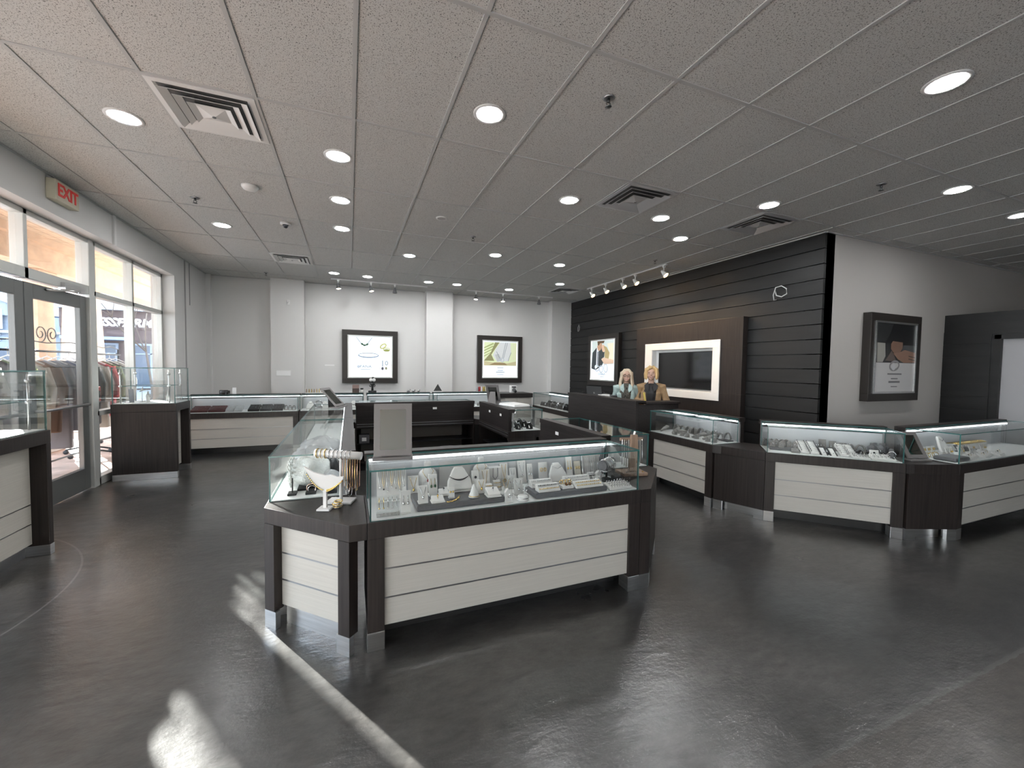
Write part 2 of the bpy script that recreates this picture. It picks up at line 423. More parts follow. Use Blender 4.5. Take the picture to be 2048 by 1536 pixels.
# low charcoal partition with a pale door at the far right
PX = 8.54
w = MB(); w.box(PX, PX + .14, 2.80, 3.368, 0, 2.38).box(PX, PX + .14, .9, 2.80, 2.02, 2.38).box(PX, PX + .14, .9, 1.75, 0, 2.02)
for i in range(11): w.box(PX - .012, PX, 2.86, 3.366, .01 + i * .192, .196 + i * .192)
for i in range(2): w.box(PX - .012, PX, .9, 2.86, 2.07 + i * .16, 2.225 + i * .155)
struct(w.build('wall_partition', M_PLANK), 'low charcoal plank partition at the right edge', 'wall')
d = struct(MB().box(PX + .05, PX + .09, 1.75, 2.80, 0, 2.02).build('door_3', mat('pale_door_paint', (.42, .42, .44), .5)), 'pale grey door set in the charcoal partition', 'door')
MB().box(PX - .018, PX + .05, 2.765, 2.83, 0, 2.05).box(PX - .018, PX + .05, 1.72, 1.785, 0, 2.05).box(PX - .018, PX + .05, 1.72, 2.83, 1.99, 2.055).build('door_frame', M_PLANK, d)
struct(MB().box(-2.64, -2.625, 8.27, Y1 - .1, 0, .1).box(-2.64, 5.0, Y1 - .012, Y1, 0, .1).build('baseboard_back', M_BLACK), 'black baseboard along the back walls', 'baseboard')
# ------------------------------------------------------------------ showcases
D, DECK, TOP, LEG = .485, .685, .965, .085
def glass_pane(name, x0, x1, y0, y1, z0, z1, parent, M=None):
    """thin pane: two large faces clear, the rim green"""
    mb = MB(); mb.box(x0, x1, y0, y1, z0, z1, M=M)
    dims = (x1 - x0, y1 - y0, z1 - z0); thin = dims.index(min(dims))
    mb.b.normal_update()
    for f in mb.b.faces:
        nrm = f.normal
        if M: nrm = M.to_3x3().transposed() @ nrm
        f.material_index = 0 if abs(nrm[thin]) > .7 else 1
    return mb.build(name, [M_GLASS, M_GEDGE], parent)
def showcase(label, loc, rz, L, legs=(1, 1), led=True, joint=None, top_glass=True, posts=True, locks=(), cat='showcase', group='glass topped showcases', shelf_side=True):
    t = thing('showcase', label, cat, loc, rz, group)
    f = MB()
    f.box(0, L, 0, D, DECK - .087, DECK)                                     # deck trim
    if legs[0]: f.box(0, LEG, 0, .10, .10, DECK - .087)
    if legs[1]: f.box(L - LEG, L, 0, .10, .10, DECK - .087)
    f.box(0, .022, .06, D, .10, DECK - .087).box(L - .022, L, .06, D, .10, DECK - .087)   # ends
    f.box(.022, L - .022, .08, D, .10, .125)
    f.build('frame', M_WOOD, t, bevel=.002)
    a = LEG if legs[0] else .0; b = L - LEG if legs[1] else L
    p = box('front_panel', a, b, .018, .045, .12, DECK - .087, M_WPAN, t)
    box('inlay', a, b, .0165, .02, .4195, .4275, M_CHROMED, p); box('inlay', a, b, .0165, .02, .2635, .2715, M_CHROMED, p)
    if legs[0]: box('foot', -.001, LEG + .001, -.001, .101, 0, .10, M_CHROME, t, bevel=.002)
    if legs[1]: box('foot', L - LEG - .001, L + .001, -.001, .101, 0, .10, M_CHROME, t, bevel=.002)
    box('kick_plate', LEG, L - LEG, .16, .18, 0, .10, M_BLACK, t)
    box('plinth', .03, L - .03, .18, D - .02, 0, .10, M_BLACK, t)
    box('display_deck', .015, L - .015, .022, D - .05, DECK, DECK + .006, M_DECK, t)
    box('back_liner', .02, L - .02, D - .052, D - .046, DECK + .004, TOP - .075, M_LINER, t)
    bd = box('back_door', .01, L - .01, D - .046, D - .004, DECK, TOP - .045, M_WOODH, t)
    for k, lx in enumerate(locks): box('lock_plate', lx - .03, lx + .03, D - .0045, D - .001, TOP - .115, TOP - .085, M_WHITE, bd)
    box('top_rail', 0, L, D - .087, D, TOP - .045, TOP, M_WOODH, t, bevel=.002)
    if led: box('light_strip', .02, L - .02, D - .098, D - .0875, TOP - .049, TOP - .034, M_LED, t)
    # staff side: track rails and an open shelf space
    box('door_track', .02, L - .02, D - .002, D + .004, DECK - .03, DECK - .018, M_CHROMED, t)
    box('door_track', .02, L - .02, D - .002, D + .004, DECK - .065, DECK - .05, M_CHROMED, t)
    box('shelf', .022, L - .022, .10, D - .06, .36, .378, M_BLACK, t)
    if posts:
        for x in (.012, L - .026): box('post', x, x + .014, D - .075, D - .06, DECK + .006, TOP - .045, M_ALU, t)
    gl = .008
    glass_pane('front_glass', .012, L - .012, .010, .010 + gl, DECK + .001, TOP - .018, t)
    for x in (.012, L - .012 - gl): glass_pane('side_glass', x, x + gl, .019, D - .09, DECK + .001, TOP - .018, t)
    if top_glass:
        cuts = [.010] + ([joint] if joint else []) + [L - .010]
        for x0, x1 in zip(cuts, cuts[1:]): glass_pane('top_glass', x0, x1 - (.002 if x1 != cuts[-1] else 0), .008, D - .088, TOP - .017, TOP - .009, t)
    return t
showcase('long white-panelled showcase across the front of the central island, full of white jewelry stands', (.086, 2.18, 0), 0, 1.735)
showcase('island side showcase nearest the bubble wrap, running back from the front left corner', (-.447, 4.40, 0), -PI / 2, 1.70)
showcase('island side showcase behind the bubble wrapped one, with a tilted mirror on its glass', (-.447, 6.105, 0), -PI / 2, 1.70)
showcase('black-backed showcase across the far side of the central island, seen from behind', (1.815, 6.545, 0), PI, 1.735, locks=(.62,))
showcase('island showcase with two round locks on its dark back, beyond the staff gap', (2.343, 4.72, 0), PI / 2, 1.25, locks=(.3, .75))
showcase('dark-backed island showcase with two white lock plates, beside the brown bracelet stand', (2.343, 2.70, 0), PI / 2, 1.13, locks=(.2, .75))
showcase('showcase against the back at far left, holding maroon and black ring trays', (-2.45, 7.85, 0), 0, 1.64, joint=.82)
showcase('back row showcase second from the left, with a row of small bright lights', (-.80, 7.85, 0), 0, 1.06, led=True)
showcase('back row showcase under the emerald jewelry poster', (.31, 7.85, 0), 0, 1.22)
showcase('back row showcase in front of the middle pilaster and ribbon spools', (1.58, 7.85, 0), 0, 1.32)
showcase('dark watch showcase between the white cupboard and the cash desk', (3.68, 7.95, 0), -PI / 2, 1.75)
showcase('right-hand showcase of grey display cuffs next to the cash desk', (3.65, 4.25, 0), -PI / 2, 1.01, joint=.6)
showcase('angled right-hand showcase of ring stands and white ring trays', (3.845, 2.775, 0), -PI / 4, 1.075)
showcase('showcase at the right edge with gold chains and a dark pad', (5.05, 1.835, 0), 0, 2.1)

def corner_unit(label, pts, face, white, deck=None, kick=True):
    """floor-standing corner cabinet; pts: plan outline ccw, face: list of (p, q) outer edges that get a frame"""
    t = thing('corner_cabinet', label, 'corner cabinet', (pts[0][0], pts[0][1], 0), 0, 'corner cabinets between showcases')
    o = Vector((pts[0][0], pts[0][1]))
    P = [(p[0] - o.x, p[1] - o.y) for p in pts]
    MB().prism(P, DECK - .087, DECK).build('deck', M_WOOD, t, bevel=.002)
    cx = sum(p[0] for p in P) / len(P); cy = sum(p[1] for p in P) / len(P)
    Q = [(cx + (p[0] - cx) * .5, cy + (p[1] - cy) * .5) for p in P]
    MB().prism(Q, .0, DECK - .088).build('carcass', M_BLACK, t)
    for (p, q) in face:
        a = Vector(p) - o; b = Vector(q) - o; d = b - a; L = d.length; ang = math.atan2(d.y, d.x)
        M = Matrix.Translation((a.x, a.y, 0)) @ Matrix.Rotation(ang, 4, 'Z')
        if white:
            lg = .075
            MB().box(0, lg, 0, .06, .10, DECK - .088, M=M).build('leg', M_WOOD, t); MB().box(L - lg, L, 0, .06, .10, DECK - .088, M=M).build('leg', M_WOOD, t)
            pn = MB().box(lg, L - lg, .05, .07, .12, DECK - .088, M=M).build('front_panel', M_WPAN, t)
            MB().box(lg, L - lg, .0485, .052, .4195, .4275, M=M).box(lg, L - lg, .0485, .052, .2635, .2715, M=M).build('inlay', M_CHROMED, pn)
        elif L < .12:
            MB().box(0, L, 0, .05, .10, DECK - .088, M=M).build('frame', M_WOOD, t)
        else:
            MB().box(0, L, 0, .03, .10, DECK - .088, M=M).build('front_panel', M_WOOD, t)
        if L < .12:
            MB().box(-.001, L + .001, -.001, .05, 0, .10, M=M).build('foot', M_CHROME, t)
        else:
            MB().box(-.001, .086, -.001, .03, 0, .10, M=M).build('foot', M_CHROME, t)
            MB().box(L - .086, L + .001, -.001, .03, 0, .10, M=M).build('foot', M_CHROME, t)
            MB().box(.08, L - .08, .075, .09, 0, .10, M=M).build('kick_plate', M_CHROME, t)
    return t
corner_unit('white-panelled corner cabinet at the front left of the island, carrying two white bracelet stands',
            [(-.447, 2.617), (-.002, 2.18), (.0845, 2.18), (.0845, 2.66), (.036, 2.699), (-.447, 2.699)], [((-.447, 2.617), (-.002, 2.18))], True)
corner_unit('corner cabinet at the front right of the island, under the brown wooden bracelet stand',
            [(1.823, 2.18), (1.908, 2.18), (2.343, 2.617), (2.343, 2.698), (1.86, 2.698), (1.823, 2.66)], [((1.908, 2.18), (2.343, 2.617)), ((1.823, 2.18), (1.908, 2.18))], False)
corner_unit('corner cabinet at the far left of the island, behind the tilted mirror',
            [(-.447, 6.107), (.036, 6.107), (.078, 6.15), (.078, 6.545), (.0, 6.545), (-.447, 6.11)], [((.0, 6.545), (-.447, 6.11))], False)
corner_unit('corner cabinet at the far right of the island, under the white folder',
            [(1.817, 6.545), (1.817, 6.06), (1.86, 5.972), (2.343, 5.972), (2.343, 6.11), (1.90, 6.545)], [((2.343, 6.11), (1.90, 6.545))], False)
corner_unit('dark corner cabinet between the cuff showcase and the angled ring showcase',
            [(3.65, 3.238), (3.70, 3.17), (3.842, 2.778), (4.19, 3.12), (4.135, 3.238)], [((3.665, 3.22), (3.842, 2.778))], False)
corner_unit('dark corner cabinet at right carrying a tilted grey mirror, beside the gold chain showcase',
            [(4.607, 2.013), (4.66, 1.98), (5.048, 1.835), (5.048, 2.32), (4.95, 2.352)], [((4.62, 2.0), (5.048, 1.835))], False)

# ------------------------------------------------------------------ window display towers
def tower(label, loc, L, W):
    t = thing('display_tower', label, 'display case', loc, PI / 2, 'tall glass display cases by the entrance')
    zt = .965; lg = .05
    MB().box(0, L, 0, W, zt - .10, zt).box(0, lg, 0, W, .08, zt - .10).box(L - lg, L, 0, W, .08, zt - .10).box(lg, L - lg, W - .03, W, .08, zt - .10).build('frame', M_WOOD, t, bevel=.003)
    p = box('front_panel', lg, L - lg, .10, .13, .10, zt - .10, M_WPAN, t)
    box('inlay', lg, L - lg, .0985, .102, .25, .257, M_CHROMED, p); box('inlay', lg, L - lg, .0985, .102, .40, .407, M_CHROMED, p)
    for x0, x1 in ((-.002, lg), (L - lg, L + .002)): box('kick_band', x0, x1, -.002, W, 0, .08, M_CHROME, t, bevel=.002)
    box('kick_plate', lg, L - lg, .14, .16, 0, .1, M_CHROMED, t)
    box('display_deck', .02, L - .02, .02, W - .02, zt, zt + .01, M_DECK, t)
    g = .008; z0, z1 = zt + .001, zt + .45
    glass_pane('front_glass', .014, L - .014, .012, .012 + g, z0, z1, t)
    glass_pane('back_glass', .014, L - .014, W - .02, W - .02 + g, z0, z1, t)
    for x in (.014, L - .022): glass_pane('side_glass', x, x + g, .021, W - .021, z0, z1, t)
    glass_pane('top_glass', .012, L - .012, .010, W - .010, z1, z1 + g, t)
    glass_pane('shelf_glass', .03, L - .03, .12, W - .10, zt + .22, zt + .226, t)
    for x in (.055, L - .055):
        for y in (.09, W - .08):
            pr = MB().lathe([(.008, zt + .01), (.008, z1 - .02)], 10, (x, y, 0)).build('post', M_CHROME, t)
            for z in (zt + .22, z1 - .07): MB().lathe([(.016, -.012), (.018, 0), (.016, .012)], 12, (x, y, z)).build('knuckle', M_CHROME, pr)
    return t
tower('tall glass display case nearest the camera, left of the entrance doors', (-2.145, 3.64, 0), .59, .66)
tower('tall glass display case beyond the entrance doors, in front of the right shop window', (-2.075, 6.48, 0), .50, .66)

# ------------------------------------------------------------------ white cupboard in the back corner
t = thing('cupboard', 'low white cupboard with two knobs under a dark worktop in the back corner', 'cupboard', (2.93, 7.95, 0), 0)
box('body', 0, .73, .02, .5, .08, .85, M_WPAN, t); box('worktop', -.01, .745, -.02, .52, .85, .94, M_WOODH, t); box('plinth', .02, .71, .06, .5, 0, .08, M_BLACK, t)
for x0, x1, kx in ((.12, .38, .345), (.39, .65, .425)):
    d = box('door', x0, x1, -.0, .02, .12, .84, M_WPAN, t, bevel=.003); MB().ball((kx, -.015, .74), .014).build('knob', M_CHROMED, d)

# ------------------------------------------------------------------ cash desk
t = thing('cash_desk', 'long dark wood cash desk with raised front, the two women behind it', 'desk', (3.50, 6.10, 0), -PI / 2)
DL = 1.77
MB().box(0, DL, 0, .04, .10, 1.05).box(DL - .04, DL, .04, .72, .10, 1.02).box(0, .04, .04, .48, .1, 1.02).build('front_panel', M_WOODH, t, bevel=.002)
MB().box(-.01, DL + .01, -.012, .16, 1.05, 1.075).box(DL - .2, DL + .01, .16, .75, 1.025, 1.055).build('ledge', M_WOODH, t, bevel=.003)
box('worktop', .04, DL - .04, .04, .48, .92, .95, M_WOODH, t)
box('worktop_paper_tray', .05, DL - .25, .16, .3, 1.04, 1.045, M_WHITE, t)
box('tray_support', .05, DL - .25, .16, .18, .95, 1.04, M_WOODH, t)
box('kick_plate', .05, DL - .05, .05, .07, 0, .10, M_CHROMED, t)
# ------------------------------------------------------------------ ceiling fixtures
M_LAMP = mat('downlight_lens', (1, 1, 1), 0.5, emit=(0.985, 0.995, 1.0), estr=DOWN_L)
M_TRIM = mat('white_downlight_trim', (0.82, 0.82, 0.81), 0.35)
DL0 = thing('downlight', 'recessed downlight beside the large air vent, nearest the entrance doors', 'ceiling light', (-1.505, 3.855, CEIL), 0, 'recessed ceiling downlights')
MB().lathe([(.080, .0005), (.082, -.006), (.110, -.008), (.113, -.004), (.113, .0)], 28).build('trim_ring', M_TRIM, DL0)
MB().lathe([(.081, -.0055), (.079, -.0075)], 28).build('lens', M_LAMP, DL0)
for x, y, lb in [
    (-.081, 3.83, 'recessed downlight nearest the camera in the row of three right of the large vent'),
    (-.079, 4.823, 'middle recessed downlight in the row of three right of the large vent'),
    (-.078, 5.81, 'farthest recessed downlight in the row of three right of the large vent'),
    (-1.506, 6.308, 'recessed downlight between the sprinkler and the dome camera, left of the others'),
    (.919, 2.779, 'bright recessed downlight high in the middle of the ceiling, above the front showcase'),
    (2.164, 3.832, 'recessed downlight left of the square vent in mid ceiling'),
    (3.398, 3.848, 'recessed downlight just right of and below the mid ceiling vent'),
    (4.172, 3.087, 'recessed downlight just above the vent near the plank wall corner'),
    (4.168, 4.333, 'recessed downlight nearest the track of warm spotlights, below the corner vent'),
    (.91, 6.763, 'small recessed downlight over the middle of the island, left one of a pair'),
    (2.16, 6.153, 'small recessed downlight over the middle of the island, right one of a pair'),
    (3.376, 6.28, 'recessed downlight in front of the cash desk, left of the warm track lights'),
    (-.262, 8.665, 'farthest left downlight of the back row, above the emerald poster'),
    (.351, 8.709, 'second downlight of the back row, above the emerald poster'),
    (1.566, 8.708, 'third downlight of the back row, left of the middle pilaster'),
    (2.179, 8.70, 'fourth downlight of the back row, in front of the middle pilaster'),
    (3.403, 8.732, 'fifth downlight of the back row, above the leaf poster'),
    (4.152, 7.686, 'small recessed downlight in front of the small vent by the plank wall'),
    (3.382, 1.389, 'largest recessed downlight, at the upper right of the photo'),
    (5.445, 2.113, 'recessed downlight at the right, over the angled showcase corner'),
    (6.942, 2.164, 'recessed downlight cut by the right edge of the photo')]:
    dup(DL0, (x, y, CEIL), 0, lb)

M_VENT = mat('vent_white_metal', (0.80, 0.80, 0.79), 0.4, 0.0)
M_VENTC = mat('vent_bare_metal', (0.68, 0.68, 0.69), 0.32, 0.5)
M_DARK = mat('dark_void', (0.01, 0.01, 0.01), 0.8)
def vent(label, x, y, m):
    t = thing('air_vent', label, 'air vent', (x, y, CEIL), 0, 'square ceiling air vents')
    a = .296
    def sq(mb, r0, z0, r1, z1):
        for k in range(4):
            R = Matrix.Rotation(k * PI / 2, 4, 'Z')
            mb.quad([(-r0, -r0, z0), (r0, -r0, z0), (r1, -r1, z1), (-r1, -r1, z1)], M=R)
    mb = MB(); sq(mb, a, -.001, a, -.010); sq(mb, a, -.010, a - .035, -.012); sq(mb, a - .035, -.012, a - .05, -.002); mb.build('frame', m, t)
    MB().box(-a + .045, a - .045, -a + .045, a - .045, -.003, -.0015).build('backing', mat('vent_shadow_metal', (.10, .10, .10), .6), t)
    for r in (.245, .185, .125):
        mb = MB(); sq(mb, r, -.026, r - .042, -.006); sq(mb, r, -.028, r - .042, -.008); sq(mb, r, -.026, r, -.028); mb.build('louver', m, t)
    mb = MB(); sq(mb, .092, -.008, .001, -.034); mb.build('center_cone', m, t)
    MB().lathe([(.012, -.036), (.012, -.030)], 10).build('knob', M_CHROMED, t)
    return t
vent('large square white air vent at the upper left of the ceiling', -.880, 3.535, M_VENT)
vent('square metal air vent in mid ceiling between downlights', 2.780, 3.535, M_VENTC)
vent('square metal air vent nearest the plank wall corner', 4.608, 3.535, M_VENTC)
vent('small far air vent at the back left, before the back wall', -.880, 7.80, M_VENT)
vent('small far air vent at the back right, next to the plank wall', 4.608, 8.30, M_VENTC)
M_BRASS = mat('dark_sprinkler_metal', (.10, .10, .10), .35, .8)
def sprinkler(label, x, y):
    t = thing('sprinkler', label, 'sprinkler', (x, y, CEIL), 0, 'ceiling sprinklers')
    MB().lathe([(.034, 0), (.040, -.004), (.028, -.012), (.012, -.013)], 18).build('escutcheon', M_CHROMED, t)
    MB().lathe([(.010, -.012), (.010, -.030), (.006, -.034)], 10).tube([(-.008, 0, -.03), (-.016, 0, -.042), (-.004, 0, -.058)], .003).tube([(.008, 0, -.03), (.016, 0, -.042), (.004, 0, -.058)], .003).build('head', M_BRASS, t)
    MB().lathe([(.020, -.058), (.022, -.060), (.004, -.063)], 14).build('deflector', M_BRASS, t)
for lb, x, y in [('dark sprinkler left of the white smoke detector', -1.526, 5.392), ('dark sprinkler high in the middle, nearest the camera', 1.579, 2.308), ('dark sprinkler at right above the plank wall corner', 4.653, 2.331),
                 ('small sprinkler over the island in mid ceiling', 1.574, 5.416), ('small sprinkler above the warm spotlight track', 4.619, 5.341), ('tiny sprinkler near the back left corner', -1.491, 9.201)]:
    sprinkler(lb, x, y)
t = thing('smoke_detector', 'round white smoke detector on the ceiling right of the sprinkler', 'smoke detector', (-.911, 4.819, CEIL))
MB().lathe([(.075, 0), (.075, -.014), (.062, -.034), (.035, -.044), (.002, -.046)], 24).build('body', M_TRIM, t); MB().lathe([(.064, -.024), (.066, -.028), (.063, -.031)], 24).build('vent_band', M_CHROMED, t)
t = thing('security_camera', 'small white dome camera with a dark lens on the ceiling', 'camera', (-.734, 5.883, CEIL))
MB().lathe([(.062, 0), (.062, -.020), (.045, -.028)], 20).build('base', M_TRIM, t); MB().ball((0, -.008, -.034), .034, n=14).build('dome', M_GEM, t)
t = thing('ceiling_speaker_cap', 'flat grey disc on the ceiling over the island', 'ceiling disc', (1.033, 4.905, CEIL))
MB().lathe([(.066, 0), (.066, -.008), (.05, -.010)], 24).build('disc', M_TRIM, t); MB().lathe([(.05, -.0095), (.048, -.011)], 24).build('insert', mat('disc_grey', (.42, .42, .42), .6), t)

# ------------------------------------------------------------------ track lights
M_WARM = mat('warm_lamp_glow', (1, .8, .5), .5, emit=(1.0, .62, .24), estr=18)
M_WARM2 = mat('soft_lamp_glow', (1, .9, .7), .5, emit=(1.0, .86, .66), estr=14)
M_OFF = mat('unlit_lamp', (.05, .05, .05), .3)
def rail(label, p, q):
    t = thing('track_rail', label, 'light track', p, math.atan2(q[1] - p[1], q[0] - p[0]), 'ceiling light tracks')
    L = math.hypot(q[0] - p[0], q[1] - p[1])
    box('rail', 0, L, -.018, .018, -.022, 0, M_TRIM, t); box('end_cap', -.01, 0, -.02, .02, -.024, 0, M_TRIM, t); box('end_cap', L, L + .01, -.02, .02, -.024, 0, M_TRIM, t)
rail('white light track along the back wall above the emerald poster', (-.33, 9.2, CEIL), (1.62, 9.2, CEIL))
rail('white light track along the back wall above the leaf poster', (2.55, 9.2, CEIL), (4.75, 9.2, CEIL))
rail('white light track above the cash desk with warm glowing spotlights', (4.95, 7.86, CEIL), (4.95, 5.45, CEIL))
def spot(label, x, y, aim, lamp, power=0, body=None, grp=''):
    t = thing('track_spotlight', label, 'spotlight', (x, y, CEIL - .022), 0, grp)
    MB().tube([(0, 0, 0), (0, 0, -.10)], .009).box(-.02, .02, -.02, .02, -.03, 0).build('stem', M_TRIM, t)
    d = Vector(aim) - Vector((x, y, CEIL - .16)); d.normalize()
    R = Matrix.Translation((0, 0, -.125)) @ d.to_track_quat('-Z', 'Y').to_matrix().to_4x4()
    MB().lathe([(.016, .06), (.020, .05), (.028, .02), (.048, -.05), (.052, -.058), (.045, -.058)], 18, M=R).build('shade', body or M_CHROME, t)
    MB().lathe([(.044, -.0565), (.038, -.062), (.015, -.066)], 18, M=R).build('bulb', lamp, t)
    if power:
        l = bpy.data.lights.new('spot_lamp', 'SPOT'); l.energy = power; l.spot_size = math.radians(62); l.spot_blend = .7; l.color = (1, .68, .38); l.shadow_soft_size = .04
        o = bpy.data.objects.new('spot_lamp', l); C.objects.link(o); o.parent = t
        o.matrix_local = R @ Matrix.Translation((0, 0, -.07))
G1, G2, G3 = 'spotlights above the emerald poster', 'spotlights above the leaf poster', 'warm spotlights over the cash desk'
spot('leftmost lit spotlight above the emerald poster', -.20, 9.2, (.1, 9.0, 1.0), M_WARM2, 0, M_CHROMED, G1)
spot('middle lit spotlight above the emerald poster', .44, 9.2, (.9, 9.0, 1.0), M_WARM2, 38, M_CHROMED, G1)
spot('unlit dark spotlight at the right of the three above the emerald poster', .93, 9.2, (.95, 9.25, 1.0), M_OFF, 0, M_CHROMED, G1)
spot('leftmost lit spotlight above the leaf poster', 2.76, 9.2, (2.6, 9.0, 1.0), M_WARM2, 22, M_CHROMED, G2)
spot('middle lit spotlight above the leaf poster', 3.43, 9.2, (3.4, 9.0, 1.0), M_WARM2, 0, M_CHROMED, G2)
spot('unlit dark spotlight nearest the plank wall corner', 4.39, 9.2, (4.4, 9.25, 1.0), M_OFF, 0, M_CHROMED, G2)
for y, lb in ((7.70, 'farthest warm spotlight on the cash desk track'), (7.18, 'second farthest warm spotlight on the cash desk track'), (6.61, 'middle warm spotlight on the cash desk track'),
              (6.24, 'large glowing warm spotlight, second nearest on the cash desk track'), (5.50, 'nearest warm spotlight, alone at the end of the cash desk track')):
    spot(lb, 4.95, y, (5.2, y - .65, 2.35), M_WARM, 70, M_TRIM, G3)

# ------------------------------------------------------------------ posters
def flat(name, pts, lift, m, parent):
    """thin printed shape lying on a poster face: pts in (u, v), face looks along local -y"""
    return MB().prism(pts, -lift - .0006, -lift, axis='y').build(name, m, parent)
def ell(u, v, a, b, n=24, rot=0.0, t0=0, t1=2 * PI):
    out = []
    for k in range(n):
        t = t0 + (t1 - t0) * k / (n if abs(t1 - t0 - 2 * PI) < 1e-6 else n - 1)
        x, y = a * math.cos(t), b * math.sin(t)
        out.append((u + x * math.cos(rot) - y * math.sin(rot), v + x * math.sin(rot) + y * math.cos(rot)))
    return out
def arcband(u, v, a, b, w, t0, t1, n=24, rot=0.0):
    return ell(u, v, a, b, n, rot, t0, t1) + ell(u, v, a - w, b - w, n, rot, t0, t1)[::-1]
def seg(p, q, w):
    d = Vector((q[0] - p[0], q[1] - p[1])); n_ = Vector((-d.y, d.x)).normalized() * w / 2
    return [(p[0] + n_.x, p[1] + n_.y), (p[0] - n_.x, p[1] - n_.y), (q[0] - n_.x, q[1] - n_.y), (q[0] + n_.x, q[1] + n_.y)]
def ink(name, col, e=0.38):
    return mat('print_' + name, col, .5, emit=col if e else None, estr=e)
def ink0(name, col): return mat('matte_print_' + name, col, .4)
def poster(label, loc, rz, W=1.205, Hh=1.20, depth=.085, border=.115, lit=True, name='framed_poster'):
    """local frame: u to the viewer's right from 0..W, z up 0..H, wall plane y = 0, face at -depth"""
    t = thing(name, label, 'poster', loc, rz, 'black framed jewelry posters')
    b = border
    MB().box(0, W, -depth, 0, 0, b).box(0, W, -depth, 0, Hh - b, Hh).box(0, b, -depth, 0, b, Hh - b).box(W - b, W, -depth, 0, b, Hh - b).build('frame', mat('black_brown_frame', (.018, .014, .012), .4), t, bevel=.003)
    s = .025; y0, y1 = -depth - .008, -depth + .012
    MB().box(b, W - b, y0, y1, b, b + s).box(b, W - b, y0, y1, Hh - b - s, Hh - b).box(b, b + s, y0, y1, b + s, Hh - b - s).box(W - b - s, W - b, y0, y1, b + s, Hh - b - s).build('inner_frame', M_CHROME if not lit else M_ALUW, t)
    m = mat('backlit_white_sheet', (.8, .85, .9), .4, emit=(.80, .88, .97), estr=.55) if lit else mat('white_print_sheet', (.58, .57, .57), .35)
    pn = box('sheet', b + s, W - b - s, -depth + .004, -depth + .012, b + s, Hh - b - s, m, t)
    if lit:
        e = mat('backlit_edge_glow', (1, 1, 1), .4, emit=(.93, 1, 1), estr=1.15); k = .022
        a0, a1, c0, c1 = b + s, W - b - s, b + s, Hh - b - s
        MB().box(a0, a1, -depth + .003, -depth + .0042, c0, c0 + k).box(a0, a0 + k, -depth + .003, -depth + .0042, c0, c1).box(a1 - k, a1, -depth + .003, -depth + .0042, c0, c1).build('edge_glow', e, pn)
    return t, -(-depth + .004)
# emerald jewelry poster
t, f = poster('square backlit poster of an emerald necklace, bracelet, ring and earrings', (-.143, Y1, 1.085), 0)
g_, n_, y_ = ink('slate', (.10, .13, .17)), ink('emerald', (.03, .08, .045)), ink('gold', (.42, .42, .16))
flat('necklace_print', seg((.30, 1.04), (.40, .90), .012), f, g_, t); flat('necklace_print', seg((.64, 1.04), (.54, .90), .012), f, g_, t)
for u, v, r in ((.425, .885, .6), (.475, .86, .0), (.53, .88, -.6)): flat('gem_print', ell(u, v, .032, .022, 12, -r), f, n_, t)
flat('bracelet_print', arcband(.56, .635, .22, .055, .012, 0, PI), f, g_, t); flat('bracelet_print', arcband(.56, .635, .225, .06, .022, PI, 2 * PI), f, ink('blue', (.12, .17, .26)), t)
flat('ring_print', arcband(.88, .85, .085, .055, .03, 0, 2 * PI - .01, 24, .6), f, y_, t); flat('ring_print', arcband(.955, .775, .08, .045, .018, 0, 2 * PI - .01), f, y_, t)
flat('ring_print', ell(.955, .755, .07, .03), f + .001, ink('olive', (.25, .28, .08)), t)
flat('earring_print', seg((.865, .52), (.865, .38), .016), f, g_, t); flat('earring_print', ell(.865, .335, .028, .036), f, ink('dark', (.07, .07, .09)), t)
flat('earring_print', arcband(.955, .46, .034, .05, .014, 0, 2 * PI - .01), f, g_, t); flat('earring_print', ell(.945, .34, .024, .034), f, ink('olive2', (.20, .20, .12)), t)
text_mesh('poster_lettering', 'FANA', .085, g_, t, (.50, -f - .001, .375), depth=.0004, sx=1.15)
flat('poster_emblem', arcband(.345, .375, .026, .026, .007, 0, 2 * PI - .01), f, g_, t); flat('poster_emblem', seg((.31, .375), (.38, .375), .007), f, g_, t); flat('poster_emblem', seg((.345, .41), (.345, .34), .007), f, g_, t)
flat('poster_small_print', seg((.39, .315), (.60, .315), .012), f, ink('faint', (.35, .38, .42)), t)
# leaf and cloth poster
t, f = poster('square backlit poster of a necklace over pale cloth and green leaves', (3.013, Y1, 1.088), 0, 1.215, 1.20)
a0, a1, b0, b1 = .162, 1.053, .44, 1.036
flat('picture_print', [(a0, b0), (a1, b0), (a1, b1), (a0, b1)], f, ink('sage', (.62, .68, .45)), t)
for k in range(6):
    v = .66 + k * .07
    flat('leaf_print', [(a0, v), (a0 + .22 + .02 * k, v + .12), (a0 + .24, v + .15), (a0, v + .03)], f + .001, ink('leaf', (.34, .40, .17)), t) if v + .15 < 1.035 else None
flat('shadow_print', [(.46, 1.036), (.58, 1.036), (.36, .72), (.44, .56), (a0, .56), (.34, .76)], f + .0015, ink('moss', (.22, .22, .10)), t)
flat('cloth_print', [(.60, 1.036), (.88, 1.036), (.90, .80), (.84, .56), (.52, .53), (.40, .70), (.47, .86)], f + .002, ink('cloth', (.58, .60, .60)), t)
flat('cloth_print', [(.46, .72), (.56, .74), (.66, .58), (.52, .54)], f + .0025, ink('cloth2', (.44, .46, .45)), t)
flat('leaf_print', [(.94, 1.03), (1.05, 1.03), (1.05, .58), (.93, .60), (.98, .80)], f + .002, ink('pale_leaf', (.62, .66, .44)), t)
